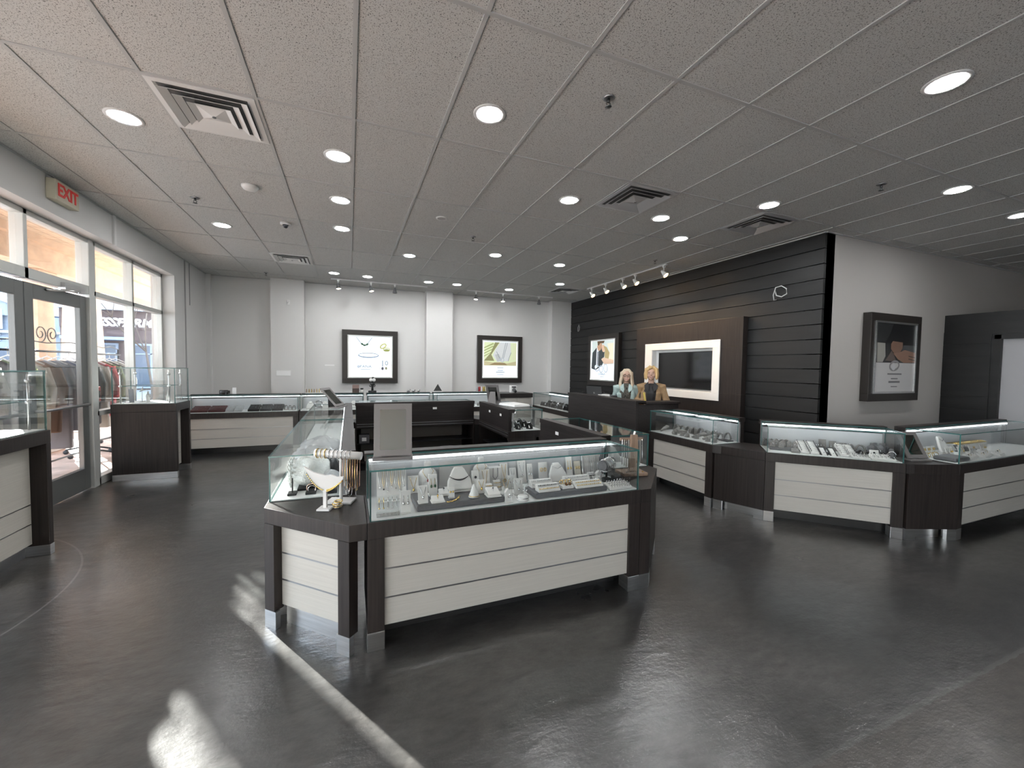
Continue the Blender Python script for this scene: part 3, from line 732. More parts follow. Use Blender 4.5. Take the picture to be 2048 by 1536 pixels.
for p, q in (((.75, 1.03), (.66, .62)), ((.80, 1.03), (.69, .62)), ((.90, .78), (.82, .56)), ((.50, .80), (.60, .60))): flat('necklace_print', seg(p, q, .011), f + .003, ink('chain', (.16, .20, .22)), t)
flat('pendant_print', arcband(.66, .585, .05, .06, .016, 0, 2 * PI - .01), f + .0032, ink('silverp', (.42, .46, .50)), t); flat('pendant_print', ell(.60, .60, .03, .03, 6), f + .0034, ink('silverp', (.4, .4, .4)), t)
flat('sand_print', [(a0, .44), (a1, .44), (a1, .555), (.80, .50), (.60, .53), (.40, .52), (a0, .555)], f + .003, ink('sand', (.50, .46, .27)), t)
flat('sand_print', [(.30, .455), (.80, .455), (.72, .51), (.45, .515)], f + .0034, ink('umber', (.26, .19, .10)), t)
for v, h, w in ((.385, .018, .17), (.315, .016, .15), (.27, .02, .24), (.21, .012, .18)): flat('poster_small_print', seg((.61 - w / 2, v), (.61 + w / 2, v), h), f, ink('greytext', (.33, .36, .42)), t)
# couple poster on the plank wall
t, f = poster('backlit poster of a couple in wedding clothes above three rings, on the plank wall', (5.60, 8.68, 1.09), -PI / 2, 1.22, 1.20, .09)
U0, U1 = .145, 1.075
flat('picture_print', [(U0, .50), (U1, .50), (U1, 1.05), (U0, 1.05)], f, ink('mist', (.60, .68, .66)), t)
flat('suit_print', [(.16, .40), (.20, .78), (.40, .92), (.72, .90), (.66, .55), (.60, .46), (.34, .36)], f + .001, ink('suit', (.040, .048, .052)), t)
flat('shirt_print', [(.38, .93), (.46, .82), (.44, .44), (.36, .40)], f + .002, ink('shirt', (.85, .88, .9)), t)
flat('tie_print', [(.41, .80), (.45, .80), (.435, .50), (.40, .46)], f + .0025, ink('tie', (.12, .14, .17)), t)
flat('face_print', ell(.50, .93, .09, .115, 18, -.4), f + .003, ink('skin', (.50, .31, .20)), t)
flat('hair_print', [(.40, 1.05), (.70, 1.05), (.66, .99), (.52, 1.0), (.45, .94), (.42, .96)], f + .0035, ink('brown', (.09, .055, .025)), t)
flat('face_print', ell(.655, .87, .065, .09, 18, .3), f + .0035, ink('skin2', (.66, .46, .33)), t)
flat('hair_print', [(.66, .93), (.78, .90), (.90, .76), (.86, .60), (.76, .56), (.70, .70), (.72, .82)], f + .004, ink('blond', (.42, .33, .16)), t)
flat('dress_print', [(.80, .98), (1.06, .98), (1.06, .58), (.86, .60), (.90, .78)], f + .003, ink('ivory', (.80, .74, .58)), t)
flat('arm_print', [(.58, .62), (.66, .66), (1.06, .60), (1.06, .52), (.70, .50)], f + .0045, ink('skin3', (.68, .50, .38)), t)
for u, v, a, b_, m in ((.42, .40, .10, .07, 'ring1'), (.58, .39, .08, .09, 'ring2'), (.76, .41, .08, .105, 'ring3')): flat('ring_print', arcband(u, v, a, b_, .022, 0, 2 * PI - .01, 24, .2), f + .005, ink(m, (.40, .44, .50)), t)
flat('gem_print', ell(.36, .44, .05, .045, 8), f + .0055, ink('diamond', (.72, .80, .80)), t)
text_mesh('poster_lettering', 'FANA', .085, g_, t, (.63, -f - .001, .27), depth=.0004, sx=1.0)
flat('poster_emblem', arcband(.48, .27, .026, .026, .007, 0, 2 * PI - .01), f, g_, t)
flat('poster_small_print', seg((.54, .205), (.70, .205), .012), f, ink('greytext', (.33, .36, .42)), t)
# hat poster on the white wall
t, f = poster('unlit black framed poster of a face under a wide dark hat, above a ring', (6.465, 3.37, 1.10), 0, 1.21, 1.20, .10, .105, False)
flat('picture_print', [(.13, .53), (1.08, .53), (1.08, 1.07), (.13, 1.07)], f, ink0('night', (.018, .019, .020)), t)
flat('backdrop_print', [(.78, .78), (1.08, .78), (1.08, .53), (.70, .53)], f + .0005, ink0('steel', (.065, .07, .075)), t)
flat('hat_print', [(.20, .80), (.36, .82), (.46, .94), (.52, 1.065), (.96, 1.065), (1.04, .79), (.80, .78), (.50, .79)], f + .001, ink0('black', (.004, .004, .005)), t)
flat('sleeve_print', [(.16, .80), (.34, .80), (.36, .62), (.30, .535), (.17, .535)], f + .001, ink0('linen', (.34, .33, .30)), t)
flat('face_print', [(.48, .79), (.52, .83), (.76, .82), (.76, .74), (.70, .67), (.66, .64), (.55, .67), (.48, .72)], f + .0015, ink0('skin', (.20, .115, .08)), t)
flat('hand_print', [(.54, .66), (.70, .68), (.82, .715), (1.08, .68), (1.08, .54), (.80, .535), (.66, .58)], f + .002, ink0('hand', (.26, .15, .105)), t)
for v in (.62, .58): flat('finger_shadow_print', seg((.92, v + .01), (1.08, v - .01), .012), f + .0025, ink0('umber', (.05, .03, .02)), t)
flat('wrist_print', [(.36, .56), (.50, .70), (.56, .64), (.62, .55)], f + .0018, ink0('dim', (.12, .09, .08)), t)
flat('ring_print', arcband(.58, .49, .125, .075, .03, 0, 2 * PI - .01, 28, .15), f + .003, ink0('platinum', (.26, .25, .26)), t); flat('gem_print', ell(.56, .47, .05, .045, 8), f + .0035, ink0('diamond', (.62, .62, .64)), t)
for v, h, w in ((.375, .02, .34), (.31, .016, .16), (.265, .026, .27), (.20, .012, .15)): flat('poster_small_print', seg((.60 - w / 2, v), (.60 + w / 2, v), h), f, ink0('greytext', (.16, .16, .17)), t)

# ------------------------------------------------------------------ television wall
t = thing('television_surround', 'tall dark wood wall panel framing the television behind the two women', 'wall panel', (5.598, 6.83, 0), -PI / 2)
W_, a, b, zb, zt = 2.43, .48, 1.90, 1.125, 1.86
MB().box(0, W_, -.10, 0, 0, zb).box(0, W_, -.10, 0, zt, 2.31).box(0, a, -.10, 0, zb, zt).box(b, W_, -.10, 0, zb, zt).build('panel', M_WOOD, t, bevel=.003)
MB().box(a - .20, b + .14, -.115, -.10, zb - .125, zb).box(a - .20, b + .14, -.115, -.10, zt, zt + .125).box(a - .20, a, -.115, -.10, zb, zt).box(b, b + .14, -.115, -.10, zb, zt).build('white_frame', M_WHITE, t, bevel=.002)
MB().box(a, b, -.10, 0, zb, zb + .006).box(a, b, -.10, 0, zt - .006, zt).box(a, a + .006, -.10, 0, zb, zt).box(b - .006, b, -.10, 0, zb, zt).box(a, b, -.01, -.004, zb, zt).build('recess_lining', M_WHITE, t)
t = thing('television', 'black flat television set into the white framed recess', 'television', (5.583, 6.83, 0), -PI / 2)
box('case', a + .12, b - .04, -.04, 0, zb + .03, zt - .05, M_BLACK, t, bevel=.004); box('screen', a + .135, b - .055, -.042, -.038, zb + .05, zt - .065, mat('tv_screen', (.006, .006, .007), .08, spec=.5), t)

# ------------------------------------------------------------------ wall things
t = thing('exit_sign', 'beige EXIT sign with red letters on the left wall above the doors', 'exit sign', (X0, 5.245, 3.03), PI / 2)
M_BEIGE = mat('beige_plastic', (.62, .58, .46), .5)
box('housing', 0, .36, -.075, 0, 0, .19, M_BEIGE, t, bevel=.006)
text_mesh('lettering', 'EXIT', .165, mat('exit_red', (.50, .025, .02), .4, emit=(.8, .04, .03), estr=.10), t, (.18, -.077, .095), bold=.004, sx=.92)
t = thing('motion_sensor', 'small white motion sensor high on the left pilaster', 'sensor', (-1.17, Y1 - .22, 2.78))
box('body', -.03, .03, -.045, 0, -.05, .05, M_TRIM, t, bevel=.012); MB().ball((0, -.045, -.01), .022, n=10).build('lens', M_WHITE, t)
t = thing('white_rectangle', 'blank white rectangle on the left pilaster', 'wall plate', (-1.41, Y1 - .22, 1.245))
box('plate', 0, .275, -.006, 0, 0, .115, M_WHITE, t, bevel=.002); box('face_strip', .01, .265, -.008, -.006, .01, .105, mat('bright_white_face', (.9, .9, .9), .3), t)  # flat white rectangle with a brighter inset face
t = thing('white_rectangle', 'narrow white rectangle on the wall left of the emerald poster', 'wall plate', (-.50, Y1, 1.46))
box('plate', 0, .20, -.006, 0, 0, .035, M_WHITE, t, bevel=.002); box('face_strip', .005, .195, -.008, -.006, .004, .031, mat('bright_white_face', (.9, .9, .9), .3), t)  # narrow flat rectangle with the same brighter face
M_CABLE = mat('white_cable', (.70, .70, .70), .45)
tag(MB().tube([(5.60, 9.28, 2.46), (5.56, 9.27, 2.45), (5.55, 9.25, 2.55), (5.55, 9.20, 2.62), (5.55, 9.17, 2.56), (5.55, 9.19, 2.48), (5.57, 9.26, 2.45)], .006).build('cable_loop', M_CABLE), 'small white cable loop on the plank wall near the back corner', 'cable')
p = [(5.60, 3.98, 2.50), (5.57, 3.99, 2.49), (5.55, 3.99, 2.56), (5.54, 3.95, 2.66), (5.54, 3.87, 2.67), (5.54, 3.80, 2.62), (5.55, 3.80, 2.55), (5.55, 3.87, 2.52), (5.56, 3.95, 2.55), (5.57, 3.98, 2.62)]
tag(MB().tube(p, .007).build('cable_loop', M_CABLE), 'coiled white cable hanging out of the plank wall at right', 'cable')
# ------------------------------------------------------------------ outside the storefront
M_BRICKP = mat('reddish_paving', (.42, .29, .23), .8, noise=((3, 3, 3), .35, 6))
M_ASPH = mat('asphalt', (.25, .25, .255), .85, noise=((2, 2, 2), .3, 6))
M_STUC = mat('tan_stucco', (.60, .42, .29), .85, noise=((6, 6, 6), .15, 5))
M_PORCH = mat('pale_wood_boards', (.56, .43, .31), .6, noise=((3, 30, 3), .3, 5))
struct(box('pavement', -6.2, -2.95, -8, 26, -.12, -.02, M_BRICKP), 'reddish paving under the porch outside', 'pavement')
struct(box('parking_lot', -60, -6.2, -30, 60, -.16, -.08, M_ASPH), 'grey asphalt parking lot outside', 'parking lot')
struct(box('rear_bounce_ground', -6.2, 30, -30, -3.85, -.16, -.06, M_ASPH), 'unseen ground added behind the shop to bounce light upward', 'paving')  # unseen ground, added to send daylight up through the rear window
w = MB(); k = 0
x = -2.96
while x > -4.45: w.box(x - .135, x, -4, 24, 3.42, 3.45); x -= .145
struct(w.build('porch_ceiling', M_PORCH), 'pale wooden board ceiling of the porch outside', 'porch ceiling')
struct(MB().box(-4.92, -4.48, -4, 24, 2.96, 3.6).box(-4.92, -2.95, -4, 24, 3.6, 3.7).box(-4.48, -4.38, -4, 24, 3.30, 3.42).build('porch_beam', M_STUC), 'tan beam along the porch edge', 'porch beam')
def column(label, x, y, w0, w1, h, m, base, fx=1.0):
    t = thing('porch_column', label, 'column', (x, y, -.02), 0, 'porch columns outside')
    p = MB()
    v = [p.b.verts.new(q) for q in [(-w0 * fx, -w0, .3), (w0 * fx, -w0, .3), (w0 * fx, w0, .3), (-w0 * fx, w0, .3), (-w1 * fx, -w1, h - .16), (w1 * fx, -w1, h - .16), (w1 * fx, w1, h - .16), (-w1 * fx, w1, h - .16)]]
    for f in ((0, 1, 5, 4), (1, 2, 6, 5), (2, 3, 7, 6), (3, 0, 4, 7), (4, 5, 6, 7), (3, 2, 1, 0)): p.b.faces.new([v[i] for i in f])
    p.build('shaft', m, t)
    box('base', -w0 * fx - .04, w0 * fx + .04, -w0 - .04, w0 + .04, 0, .3, base, t, bevel=.01); box('capital', -w1 * fx - .04, w1 * fx + .04, -w1 - .04, w1 + .04, h - .16, h, m, t, bevel=.01)
M_PALE = mat('pale_stucco', (.66, .60, .55), .85)
column('tan tapered porch column seen through the right entrance door', -4.70, 9.088, .23, .19, 2.98, M_STUC, M_PALE, .45)
column('tan porch column seen at the left edge of the right shop window', -6.75, 14.75, .36, .26, 3.6, M_STUC, M_PALE)
column('slim white porch post seen between the two tan columns', -5.45, 11.55, .09, .09, 3.0, M_PALE, M_PALE)

# buildings across the lot, facing the shop
M_BROWN = mat('brown_brick', (.085, .060, .06), .8, noise=((1.5, 1.5, 9), .25, 5))
M_BLUEG = mat('blue_grey_siding', (.24, .30, .39), .7, noise=((.5, .5, 12), .1, 3))
M_ROOFM = mat('pale_roof_trim', (.50, .54, .58), .6)
M_SHOPW = mat('shop_window_dark', (.06, .09, .14), .2)  # bluish base colour stands in for reflections in the panes
t = thing('store_building', 'brown brick store across the lot with slanted white sign letters', 'building', (-14.2, 29.0, -.1))
box('facade', 0, 12.5, 0, 8, 0, 4.55, M_BROWN, t); box('cornice', -.1, 12.6, -.35, 8, 4.4, 4.95, M_ROOFM, t); box('sign_band', 0, 12.5, -.05, 0, 3.4, 4.4, M_BROWN, t)
text_mesh('sign_lettering', 'PRESSFARM', .62, mat('white_sign_letter', (.8, .85, .9), .5, emit=(.9, .95, 1), estr=.6), t, (2.35, -.09, 3.72), shear=.25, bold=.02, depth=.03)
for i in range(5):
    f_ = MB(); a = .5 + i * 2.4
    f_.box(a, a + 1.9, -.08, 0, .1, .2).box(a, a + 1.9, -.08, 0, 2.5, 2.6).box(a, a + .1, -.08, 0, .2, 2.5).box(a + 1.8, a + 1.9, -.08, 0, .2, 2.5).box(a + .9, a + 1.0, -.08, 0, .2, 2.5).box(a, a + 1.9, -.08, 0, 2.0, 2.06)
    fr = f_.build('shop_window', M_BLUEG, t); box('pane', a + .1, a + 1.8, -.03, -.01, .2, 2.5, M_SHOPW, fr)
MB().box(.4, 3.0, -.9, 0, 2.75, 2.9).box(6, 9, -.9, 0, 2.75, 2.9).build('awning', mat('awning_blue', (.25, .36, .55), .7), t)
t = thing('store_building', 'blue grey gabled store across the lot with an upper window', 'building', (-25.5, 29.6, -.1))
box('facade', 0, 11.2, 0, 8, 0, 3.9, M_BLUEG, t)
MB().prism([(6.4, 3.9), (9.8, 3.9), (9.8, 4.2), (8.1, 5.0), (6.4, 4.2)], -.2, 6, axis='y').build('gable', M_BLUEG, t)
MB().prism([(6.1, 4.1), (8.1, 5.05), (10.1, 4.1), (10.1, 4.3), (8.1, 5.25), (6.1, 4.3)], -.4, 6, axis='y').build('gable_roof', M_ROOFM, t)
f_ = box('gable_window', 7.4, 8.9, -.26, -.2, 3.2, 4.2, M_WHITE, t); box('pane', 7.5, 8.1, -.28, -.26, 3.3, 4.1, M_SHOPW, f_); box('pane', 8.2, 8.8, -.28, -.26, 3.3, 4.1, M_SHOPW, f_)
text_mesh('sign_lettering', 'UPC', .55, mat('pale_sign_letter', (.75, .8, .85), .5), t, (8.2, -.06, 2.75), bold=.015, depth=.03)
for i in range(4): fr = box('shop_window', .6 + i * 2.6, 2.7 + i * 2.6, -.06, 0, .2, 2.2, M_ROOFM, t); box('pane', .7 + i * 2.6, 2.6 + i * 2.6, -.08, -.06, .3, 2.1, M_SHOPW, fr)
box('ledge', 0, 11.2, -.3, 0, 3.0, 3.12, M_ROOFM, t)

# parked cars
def car(label, loc, rz, col):
    t = thing('car', label, 'car', loc, rz, 'cars parked outside')
    pm = mat('car_paint_' + label.split()[0], col, .25, .3, coat=.6)
    MB().prism([(0, .28), (0, .62), (.18, .74), (1.15, .86), (1.75, 1.28), (2.2, 1.40), (3.3, 1.38), (4.05, .95), (4.5, .88), (4.55, .30)], -.86, .86, axis='y').build('body', pm, t, bevel=.05)
    MB().prism([(1.32, .92), (1.84, 1.28), (2.22, 1.36), (2.55, 1.36), (2.55, .92)], -.872, .872, axis='y').prism([(2.62, .92), (2.62, 1.36), (3.25, 1.34), (3.75, .96)], -.872, .872, axis='y').build('side_window', M_SHOPW, t)
    MB().quad([(1.2, -.72, .90), (1.2, .72, .90), (1.78, .62, 1.315), (1.78, -.62, 1.315)]).build('windshield', M_SHOPW, t)
    for x in (.85, 3.65):
        for s in (-1, 1):
            R = Matrix.Translation((x, s * .78, .32)) @ Matrix.Rotation(PI / 2, 4, 'X')
            wh = MB().lathe([(.20, -.11), (.32, -.10), (.33, 0), (.32, .10), (.20, .11)], 22, M=R).build('wheel', mat('tyre_black', (.02, .02, .02), .7), t)
            MB().lathe([(.19, -.115), (.19, .115)], 16, M=R).build('rim', M_CHROME, wh)
    for s in (-1, 1): box('headlight', -.01, .06, s * .62 - .16, s * .62 + .16, .58, .70, M_WHITE, t, bevel=.02)
car('silver car parked outside behind the clothes rack', (-9.0, 15.2, -.08), 2.35, (.50, .54, .58))
car('blue car parked outside beyond the silver car', (-13.2, 21.5, -.08), 2.2, (.10, .16, .30))
car('grey car parked outside left of the doors', (-11.5, 12.0, -.08), 2.2, (.32, .36, .42))

# bare tree
def tree(label, loc, h, seed):
    rnd = random.Random(seed)
    t = thing('bare_tree', label, 'tree', loc)
    mb = MB()
    def br(p, d, L, r, lev):
        pts = [p]
        for i in range(3):
            d = (d + Vector((rnd.uniform(-.18, .18), rnd.uniform(-.18, .18), .05))).normalized(); p = p + d * L / 3; pts.append(p)
        mb.tube(pts, [r, r * .9, r * .8, r * .65], 5)
        if lev:
            for k in range(3 if lev > 1 else 4):
                nd = (d + Vector((rnd.uniform(-.9, .9), rnd.uniform(-.9, .9), rnd.uniform(.0, .5)))).normalized(); br(p, nd, L * rnd.uniform(.6, .8), r * .55, lev - 1)
    br(Vector((0, 0, 0)), Vector((0, 0, 1)), h * .4, h * .010, 4)
    mb.build('branches', mat('bare_bark', (.07, .06, .055), .9), t)
    MB().lathe([(h * .03, 0), (h * .02, h * .1)], 8).build('trunk_base', mat('bare_bark', (.07, .06, .055), .9), t)
tree('bare winter tree outside in front of the brown store', (-6.6, 18.6, -.08), 4.9, 3)
tree('bare winter tree outside left of the doors', (-13.5, 17.5, -.08), 3.6, 5)

# clothes racks on the pavement
M_IRON = mat('black_iron', (.02, .022, .025), .5, .3)
def clothes_rack(label, loc, L, cols, names, scroll):
    t = thing('clothes_rack', label, 'clothes rack', loc, PI / 2, 'clothes racks outside')
    mb = MB().tube([(0, 0, .12), (0, 0, 1.74)], .014).tube([(L, 0, .12), (L, 0, 1.74)], .014)
    mb.build('upright', M_IRON, t)
    MB().tube([(-.06, 0, 1.64), (L + .06, 0, 1.64)], .014).build('hanging_rail', M_IRON, t)
    MB().tube([(0, 0, 1.74), (L * .25, 0, 1.78), (L * .5, 0, 1.75), (L * .75, 0, 1.78), (L, 0, 1.74)], .008).build('top_bar', M_IRON, t)
    MB().tube([(0, 0, .16), (L, 0, .16)], .012).build('lower_bar', M_IRON, t)
    for x in (0, L):
        ft = MB().tube([(x, -.28, .07), (x, 0, .13), (x, .28, .07)], .014).build('foot', M_IRON, t)
        for s in (-.28, .28): MB().lathe([(.012, -.014), (.034, -.012), (.034, .012), (.012, .014)], 12, M=Matrix.Translation((x, s, .034)) @ Matrix.Rotation(PI / 2, 4, 'Y')).build('caster', M_IRON, ft)
    if scroll:
        sm = MB()
        for s in (-1, 1):
            pts = []
            for k in range(34):
                a = -.6 * PI + k / 33 * 3.0 * PI; r = .115 - .085 * k / 33
                pts.append((L * scroll + s * (.115 - r * math.cos(a)), 0, 1.87 + r * math.sin(a)))
            sm.tube(pts, .007, 5)
        sm.build('scroll', M_IRON, t)
    n = len(cols)
    for i, (c, nm) in enumerate(zip(cols, names)):
        x = loc[1] + .1 + (L - .2) * i / max(1, n - 1)
        g_ = thing(nm.split('|')[0], nm.split('|')[1], 'clothing', (loc[0], x, loc[2]), PI / 2, 'garments hanging on the outdoor racks')
        rnd = random.Random(i * 7 + int(L * 100)); ln = rnd.uniform(.85, 1.22); th = .035
        zs = 1.52; gm = mat('cloth_%d' % int(1000 * c[0] + 100000 * c[1]), c, .85, noise=((9, 9, 2), .25, 4))
        hw = .21
        prof = [(-.05, zs), (-hw, zs - .10), (-hw - .03, zs - .45), (-hw - .02, zs - ln), (hw + .02, zs - ln), (hw + .03, zs - .45), (hw, zs - .10), (.05, zs)]
        MB().prism([(p[0] * rnd.uniform(.95, 1.05), p[1]) for p in prof], -th, th, axis='x').build('garment_body', gm, g_, bevel=.02)
        for s in (-1, 1):
            MB().tube([(0, s * hw * .9, zs - .10), (0, s * (hw + .05), zs - .35), (0, s * (hw + .03), zs - .62)], [.055, .05, .042], 8).build('sleeve', gm, g_)
        MB().tube([(0, -.20, zs + .01 - .06), (0, 0, zs + .055), (0, .20, zs + .01 - .06)], .008, 6).tube([(0, 0, zs + .055), (0, 0, zs + .10), (0, .02, zs + .135), (0, .0, zs + .15)], .004, 6).build('hanger', mat('white_hanger', (.7, .7, .7), .5), g_)
GR, DG, BR, GN, LT, WH, RD, BL = (.13, .13, .15), (.05, .05, .055), (.10, .055, .035), (.10, .12, .06), (.42, .40, .36), (.62, .62, .60), (.30, .03, .04), (.07, .08, .13)
clothes_rack('black iron clothes rack with scrolls outside the right entrance door', (-3.72, 6.32, -.02), 2.0, [DG, GN, LT, BR, GR, GR, BL, DG, LT],
    ['jacket|dark jacket at the near end of the scroll topped rack', 'jacket|olive jacket second on the scroll topped rack', 'coat|beige coat third on the scroll topped rack', 'jacket|brown jacket fourth on the scroll topped rack', 'coat|long grey coat in the middle of the scroll topped rack',
     'coat|long grey coat just beyond the middle of the scroll topped rack', 'coat|dark blue coat third from the far end of the scroll topped rack', 'jacket|black jacket second from the far end of the scroll topped rack', 'sweater|pale sweater at the far end of the scroll topped rack'], .5)
clothes_rack('plain black clothes rack outside the right shop window', (-3.98, 8.75, -.02), 1.0, [DG, RD, GN, DG, LT],
    ['jacket|black jacket at the near end of the plain rack', 'jacket|dark red jacket second on the plain rack', 'jacket|dark green jacket in the middle of the plain rack', 'jacket|black jacket second from the far end of the plain rack', 'scarf_top|pale top at the far end of the plain rack'], 0)
clothes_rack('black clothes rack outside behind the nearest display case', (-3.66, 4.45, -.02), 1.65, [WH, GR, LT, DG, BL, WH],
    ['shirt|white shirt at the near end of the rack behind the nearest display case', 'jacket|grey jacket second on the rack behind the nearest display case', 'sweater|beige sweater third on the rack behind the nearest display case', 'jacket|black jacket fourth on the rack behind the nearest display case', 'jacket|navy jacket fifth on the rack behind the nearest display case', 'shirt|white shirt at the far end of the rack behind the nearest display case'], 0)
# red box and hand bag on the sill outside
t = thing('fire_alarm_box', 'red box behind the glass just right of the door jamb', 'red box', (-3.02, 6.75, .98), PI / 2)
box('body', 0, .13, -.03, .05, 0, .19, mat('bright_red', (.55, .03, .03), .4), t, bevel=.008); box('panel', .04, .10, -.036, -.03, .05, .14, M_BLACK, t)
box('mount_post', .05, .08, 0, .03, -1.0, 0, M_IRON, t)
# ------------------------------------------------------------------ jewelry displays
FR = {'front': (.086, 2.18, 0), 'left': (-.447, 4.40, -PI / 2), 'left2': (-.447, 6.105, -PI / 2), 'far': (1.815, 6.545, PI), 'right2': (2.343, 4.72, PI / 2), 'right1': (2.343, 2.70, PI / 2),
      'B1': (-2.45, 7.85, 0), 'B2': (-.80, 7.85, 0), 'B3': (.31, 7.85, 0), 'B4': (1.58, 7.85, 0), 'BR': (3.68, 7.95, -PI / 2), 'R1': (3.65, 4.25, -PI / 2), 'R2': (3.845, 2.775, -PI / 4), 'R3': (5.05, 1.835, 0),
      'T1': (-2.145, 3.64, PI / 2), 'T2': (-2.075, 6.48, PI / 2)}
ZD = DECK + .0065
def at(case, u, v, z=ZD, rz=0.0):
    ox, oy, a = FR[case]
    return (ox + u * math.cos(a) - v * math.sin(a), oy + u * math.sin(a) + v * math.cos(a), z), a + rz
def rx(a, p=(0, 0, 0)): return Matrix.Translation(p) @ Matrix.Rotation(a, 4, 'X')
def chain_v(mb, M, w, h, r=.0014, y=-.004, top=0.0):
    mb.tube([(-w, y, top), (-w * .45, y, top - h * .62), (0, y - .001, top - h), (w * .45, y, top - h * .62), (w, y, top)], r, 5, M=M)
METAL = {'g': M_GOLD, 's': M_SILVER}
def card(label, pos, w=.06, h=.11, kind='chain', metal='g', gem=None, m=None, tilt=-.26, name='pendant_stand', cat='jewelry stand', group=None):
    """slanted card on a small foot, carrying a pendant chain, earrings or a ring"""
    t = thing(name, label, cat, pos[0], pos[1], group)
    m = m or M_WHITEL; K = METAL[metal]
    M = rx(tilt, (0, -h * .12, .004))
    MB().box(-w / 2, w / 2, -.002, .004, .0, h, M=M).build('card', m, t, bevel=.0015)
    box('foot', -w / 2, w / 2, -h * .12 - .006, h * .30, 0, .008, m, t, bevel=.002)
    if kind == 'chain':
        mb = MB(); chain_v(mb, M, w * .30, h * .55, top=h * .9); mb.build('chain', K, t)
        MB().ball((0, -.006, h * .31), .0065, sz=1.5, M=M).build('pendant', gem or K, t)
    elif kind == 'long':
        mb = MB(); chain_v(mb, M, w * .26, h * .72, top=h * .95); mb.build('chain', K, t)
        MB().ring((0, -.005, h * .2), .010, .0022, 'y', 14, M=M).build('pendant', gem or K, t)
    elif kind == 'drops':
        for s in (-1, 1):
            e = MB().tube([(s * w * .22, -.004, h * .80), (s * w * .22, -.004, h * .5)], .0012, 5, M=M).build('earring', K, t)
            MB().ball((s * w * .22, -.006, h * .44), .006, sz=1.6, M=M).build('gem', gem or K, e)
    elif kind == 'studs':
        for s in (-1, 1): MB().ball((s * w * .22, -.005, h * .6), .006, M=M).build('earring', gem or K, t)
    elif kind == 'stud1':
        MB().ball((0, -.005, h * .62), .009, M=M).build('brooch', gem or M_GEM, t)
    elif kind == 'hoops':
        for s in (-1, 1): MB().ring((s * w * .2, -.005, h * .6), w * .13, .0022, 'y', 16, M=M, sy=1.3).build('earring', K, t)
    elif kind == 'ring':
        MB().ring((0, -.006, h * .5), .010, .002, 'y', 16, M=M).build('ring', K, t); MB().ball((0, -.009, h * .5 + .011), .0045, M=M).build('gem', gem or M_SILVER, t)
    return t
def bust(label, pos, h=.19, w=.11, gem=None, metal='g', m=None, chain=True):
    t = thing('necklace_bust', label, 'necklace bust', pos[0], pos[1])
    m = m or M_WHITEL
    prof = [(.30, 0), (.36, .05), (.46, .40), (.50, .55), (.49, .64), (.40, .72), (.22, .78), (.19, .86), (.20, .96), (.17, 1.0)]
    MB().lathe([(r * w, z * h) for r, z in prof], 24, sy=.42).build('form', m, t, smooth=True)
    if chain:
        pts = [(-w * .20, -.005, h * .80), (-w * .30, -w * .16, h * .70), (-w * .14, -w * .215, h * .55), (0, -w * .22, h * .45), (w * .14, -w * .215, h * .55), (w * .30, -w * .16, h * .70), (w * .20, -.005, h * .80)]
        MB().tube(pts, .0014, 5).build('chain', METAL[metal], t)
        MB().ball((0, -w * .225, h * .42), .007, sz=1.4).build('pendant', gem or M_GOLD, t)
    return t
def neckform(label, pos, w=.16, h=.125, beads=True):
    t = thing('necklace_display', label, 'necklace bust', pos[0], pos[1])
    M = rx(-.42, (0, -.04, .012))
    MB().prism([(-w * .5, 0), (w * .5, 0), (w * .44, h * .45), (w * .24, h * .92), (w * .20, h), (-w * .20, h), (-w * .24, h * .92), (-w * .44, h * .45)], -.012, .012, axis='y', M=M).build('form', M_WHITEL, t, bevel=.008)
    box('base', -w * .5, w * .5, -.05, .06, 0, .012, M_WHITEL, t, bevel=.004)
    MB().lathe([(w * .17, -.006), (w * .20, 0), (w * .17, .008)], 20, M=M @ Matrix.Translation((0, .0, h)), sy=.35).build('neck_rim', M_WHITEL, t)
    if beads:
        nk = MB()
        for k in range(15):
            a = (k - 7) / 7
            nk.ball((a * w * .36, -.017, h * .60 - (1 - a * a) * h * .16), .0062 - abs(a) * .0028, n=8, M=M)
        nk.build('bead_necklace', M_GEM, t)
    else:
        nk = MB().tube([(-w * .24, -.016, h * .86), (0, -.018, h * .70), (w * .26, -.016, h * .84)], .002, 6, M=M).build('chain', M_SILVER, t)
    return t
def ramp(label, pos, L=.12, d=.06, h=.04, rows=2, metal='g', m=None, beads=9, gem=None, name='bracelet_ramp'):
    t = thing(name, label, 'jewelry display', pos[0], pos[1])
    MB().prism([(-d / 2, 0), (d / 2, 0), (d / 2, h), (d / 2 - .012, h), (-d / 2, .008)], -L / 2, L / 2, axis='x').build('ramp', m or M_WHITEL, t, bevel=.0015)
    sl = math.atan2(h - .008, d - .012); M = rx(sl, (0, -d / 2, .008)); Ls = math.hypot(h - .008, d - .012)
    for r in range(rows):
        y = Ls * (r + .6) / (rows + .2)
        b = MB().tube([(-L * .45, y, .003), (L * .45, y, .003)], .0016, 5, M=M)
        for k in range(beads): b.ball((-L * .43 + L * .86 * k / (beads - 1), y, .004), .0032 if (k + r) % 2 else .0042, n=6, M=M)
        b.build('bracelet', gem if gem and r % 2 else METAL[metal], t)
    return t
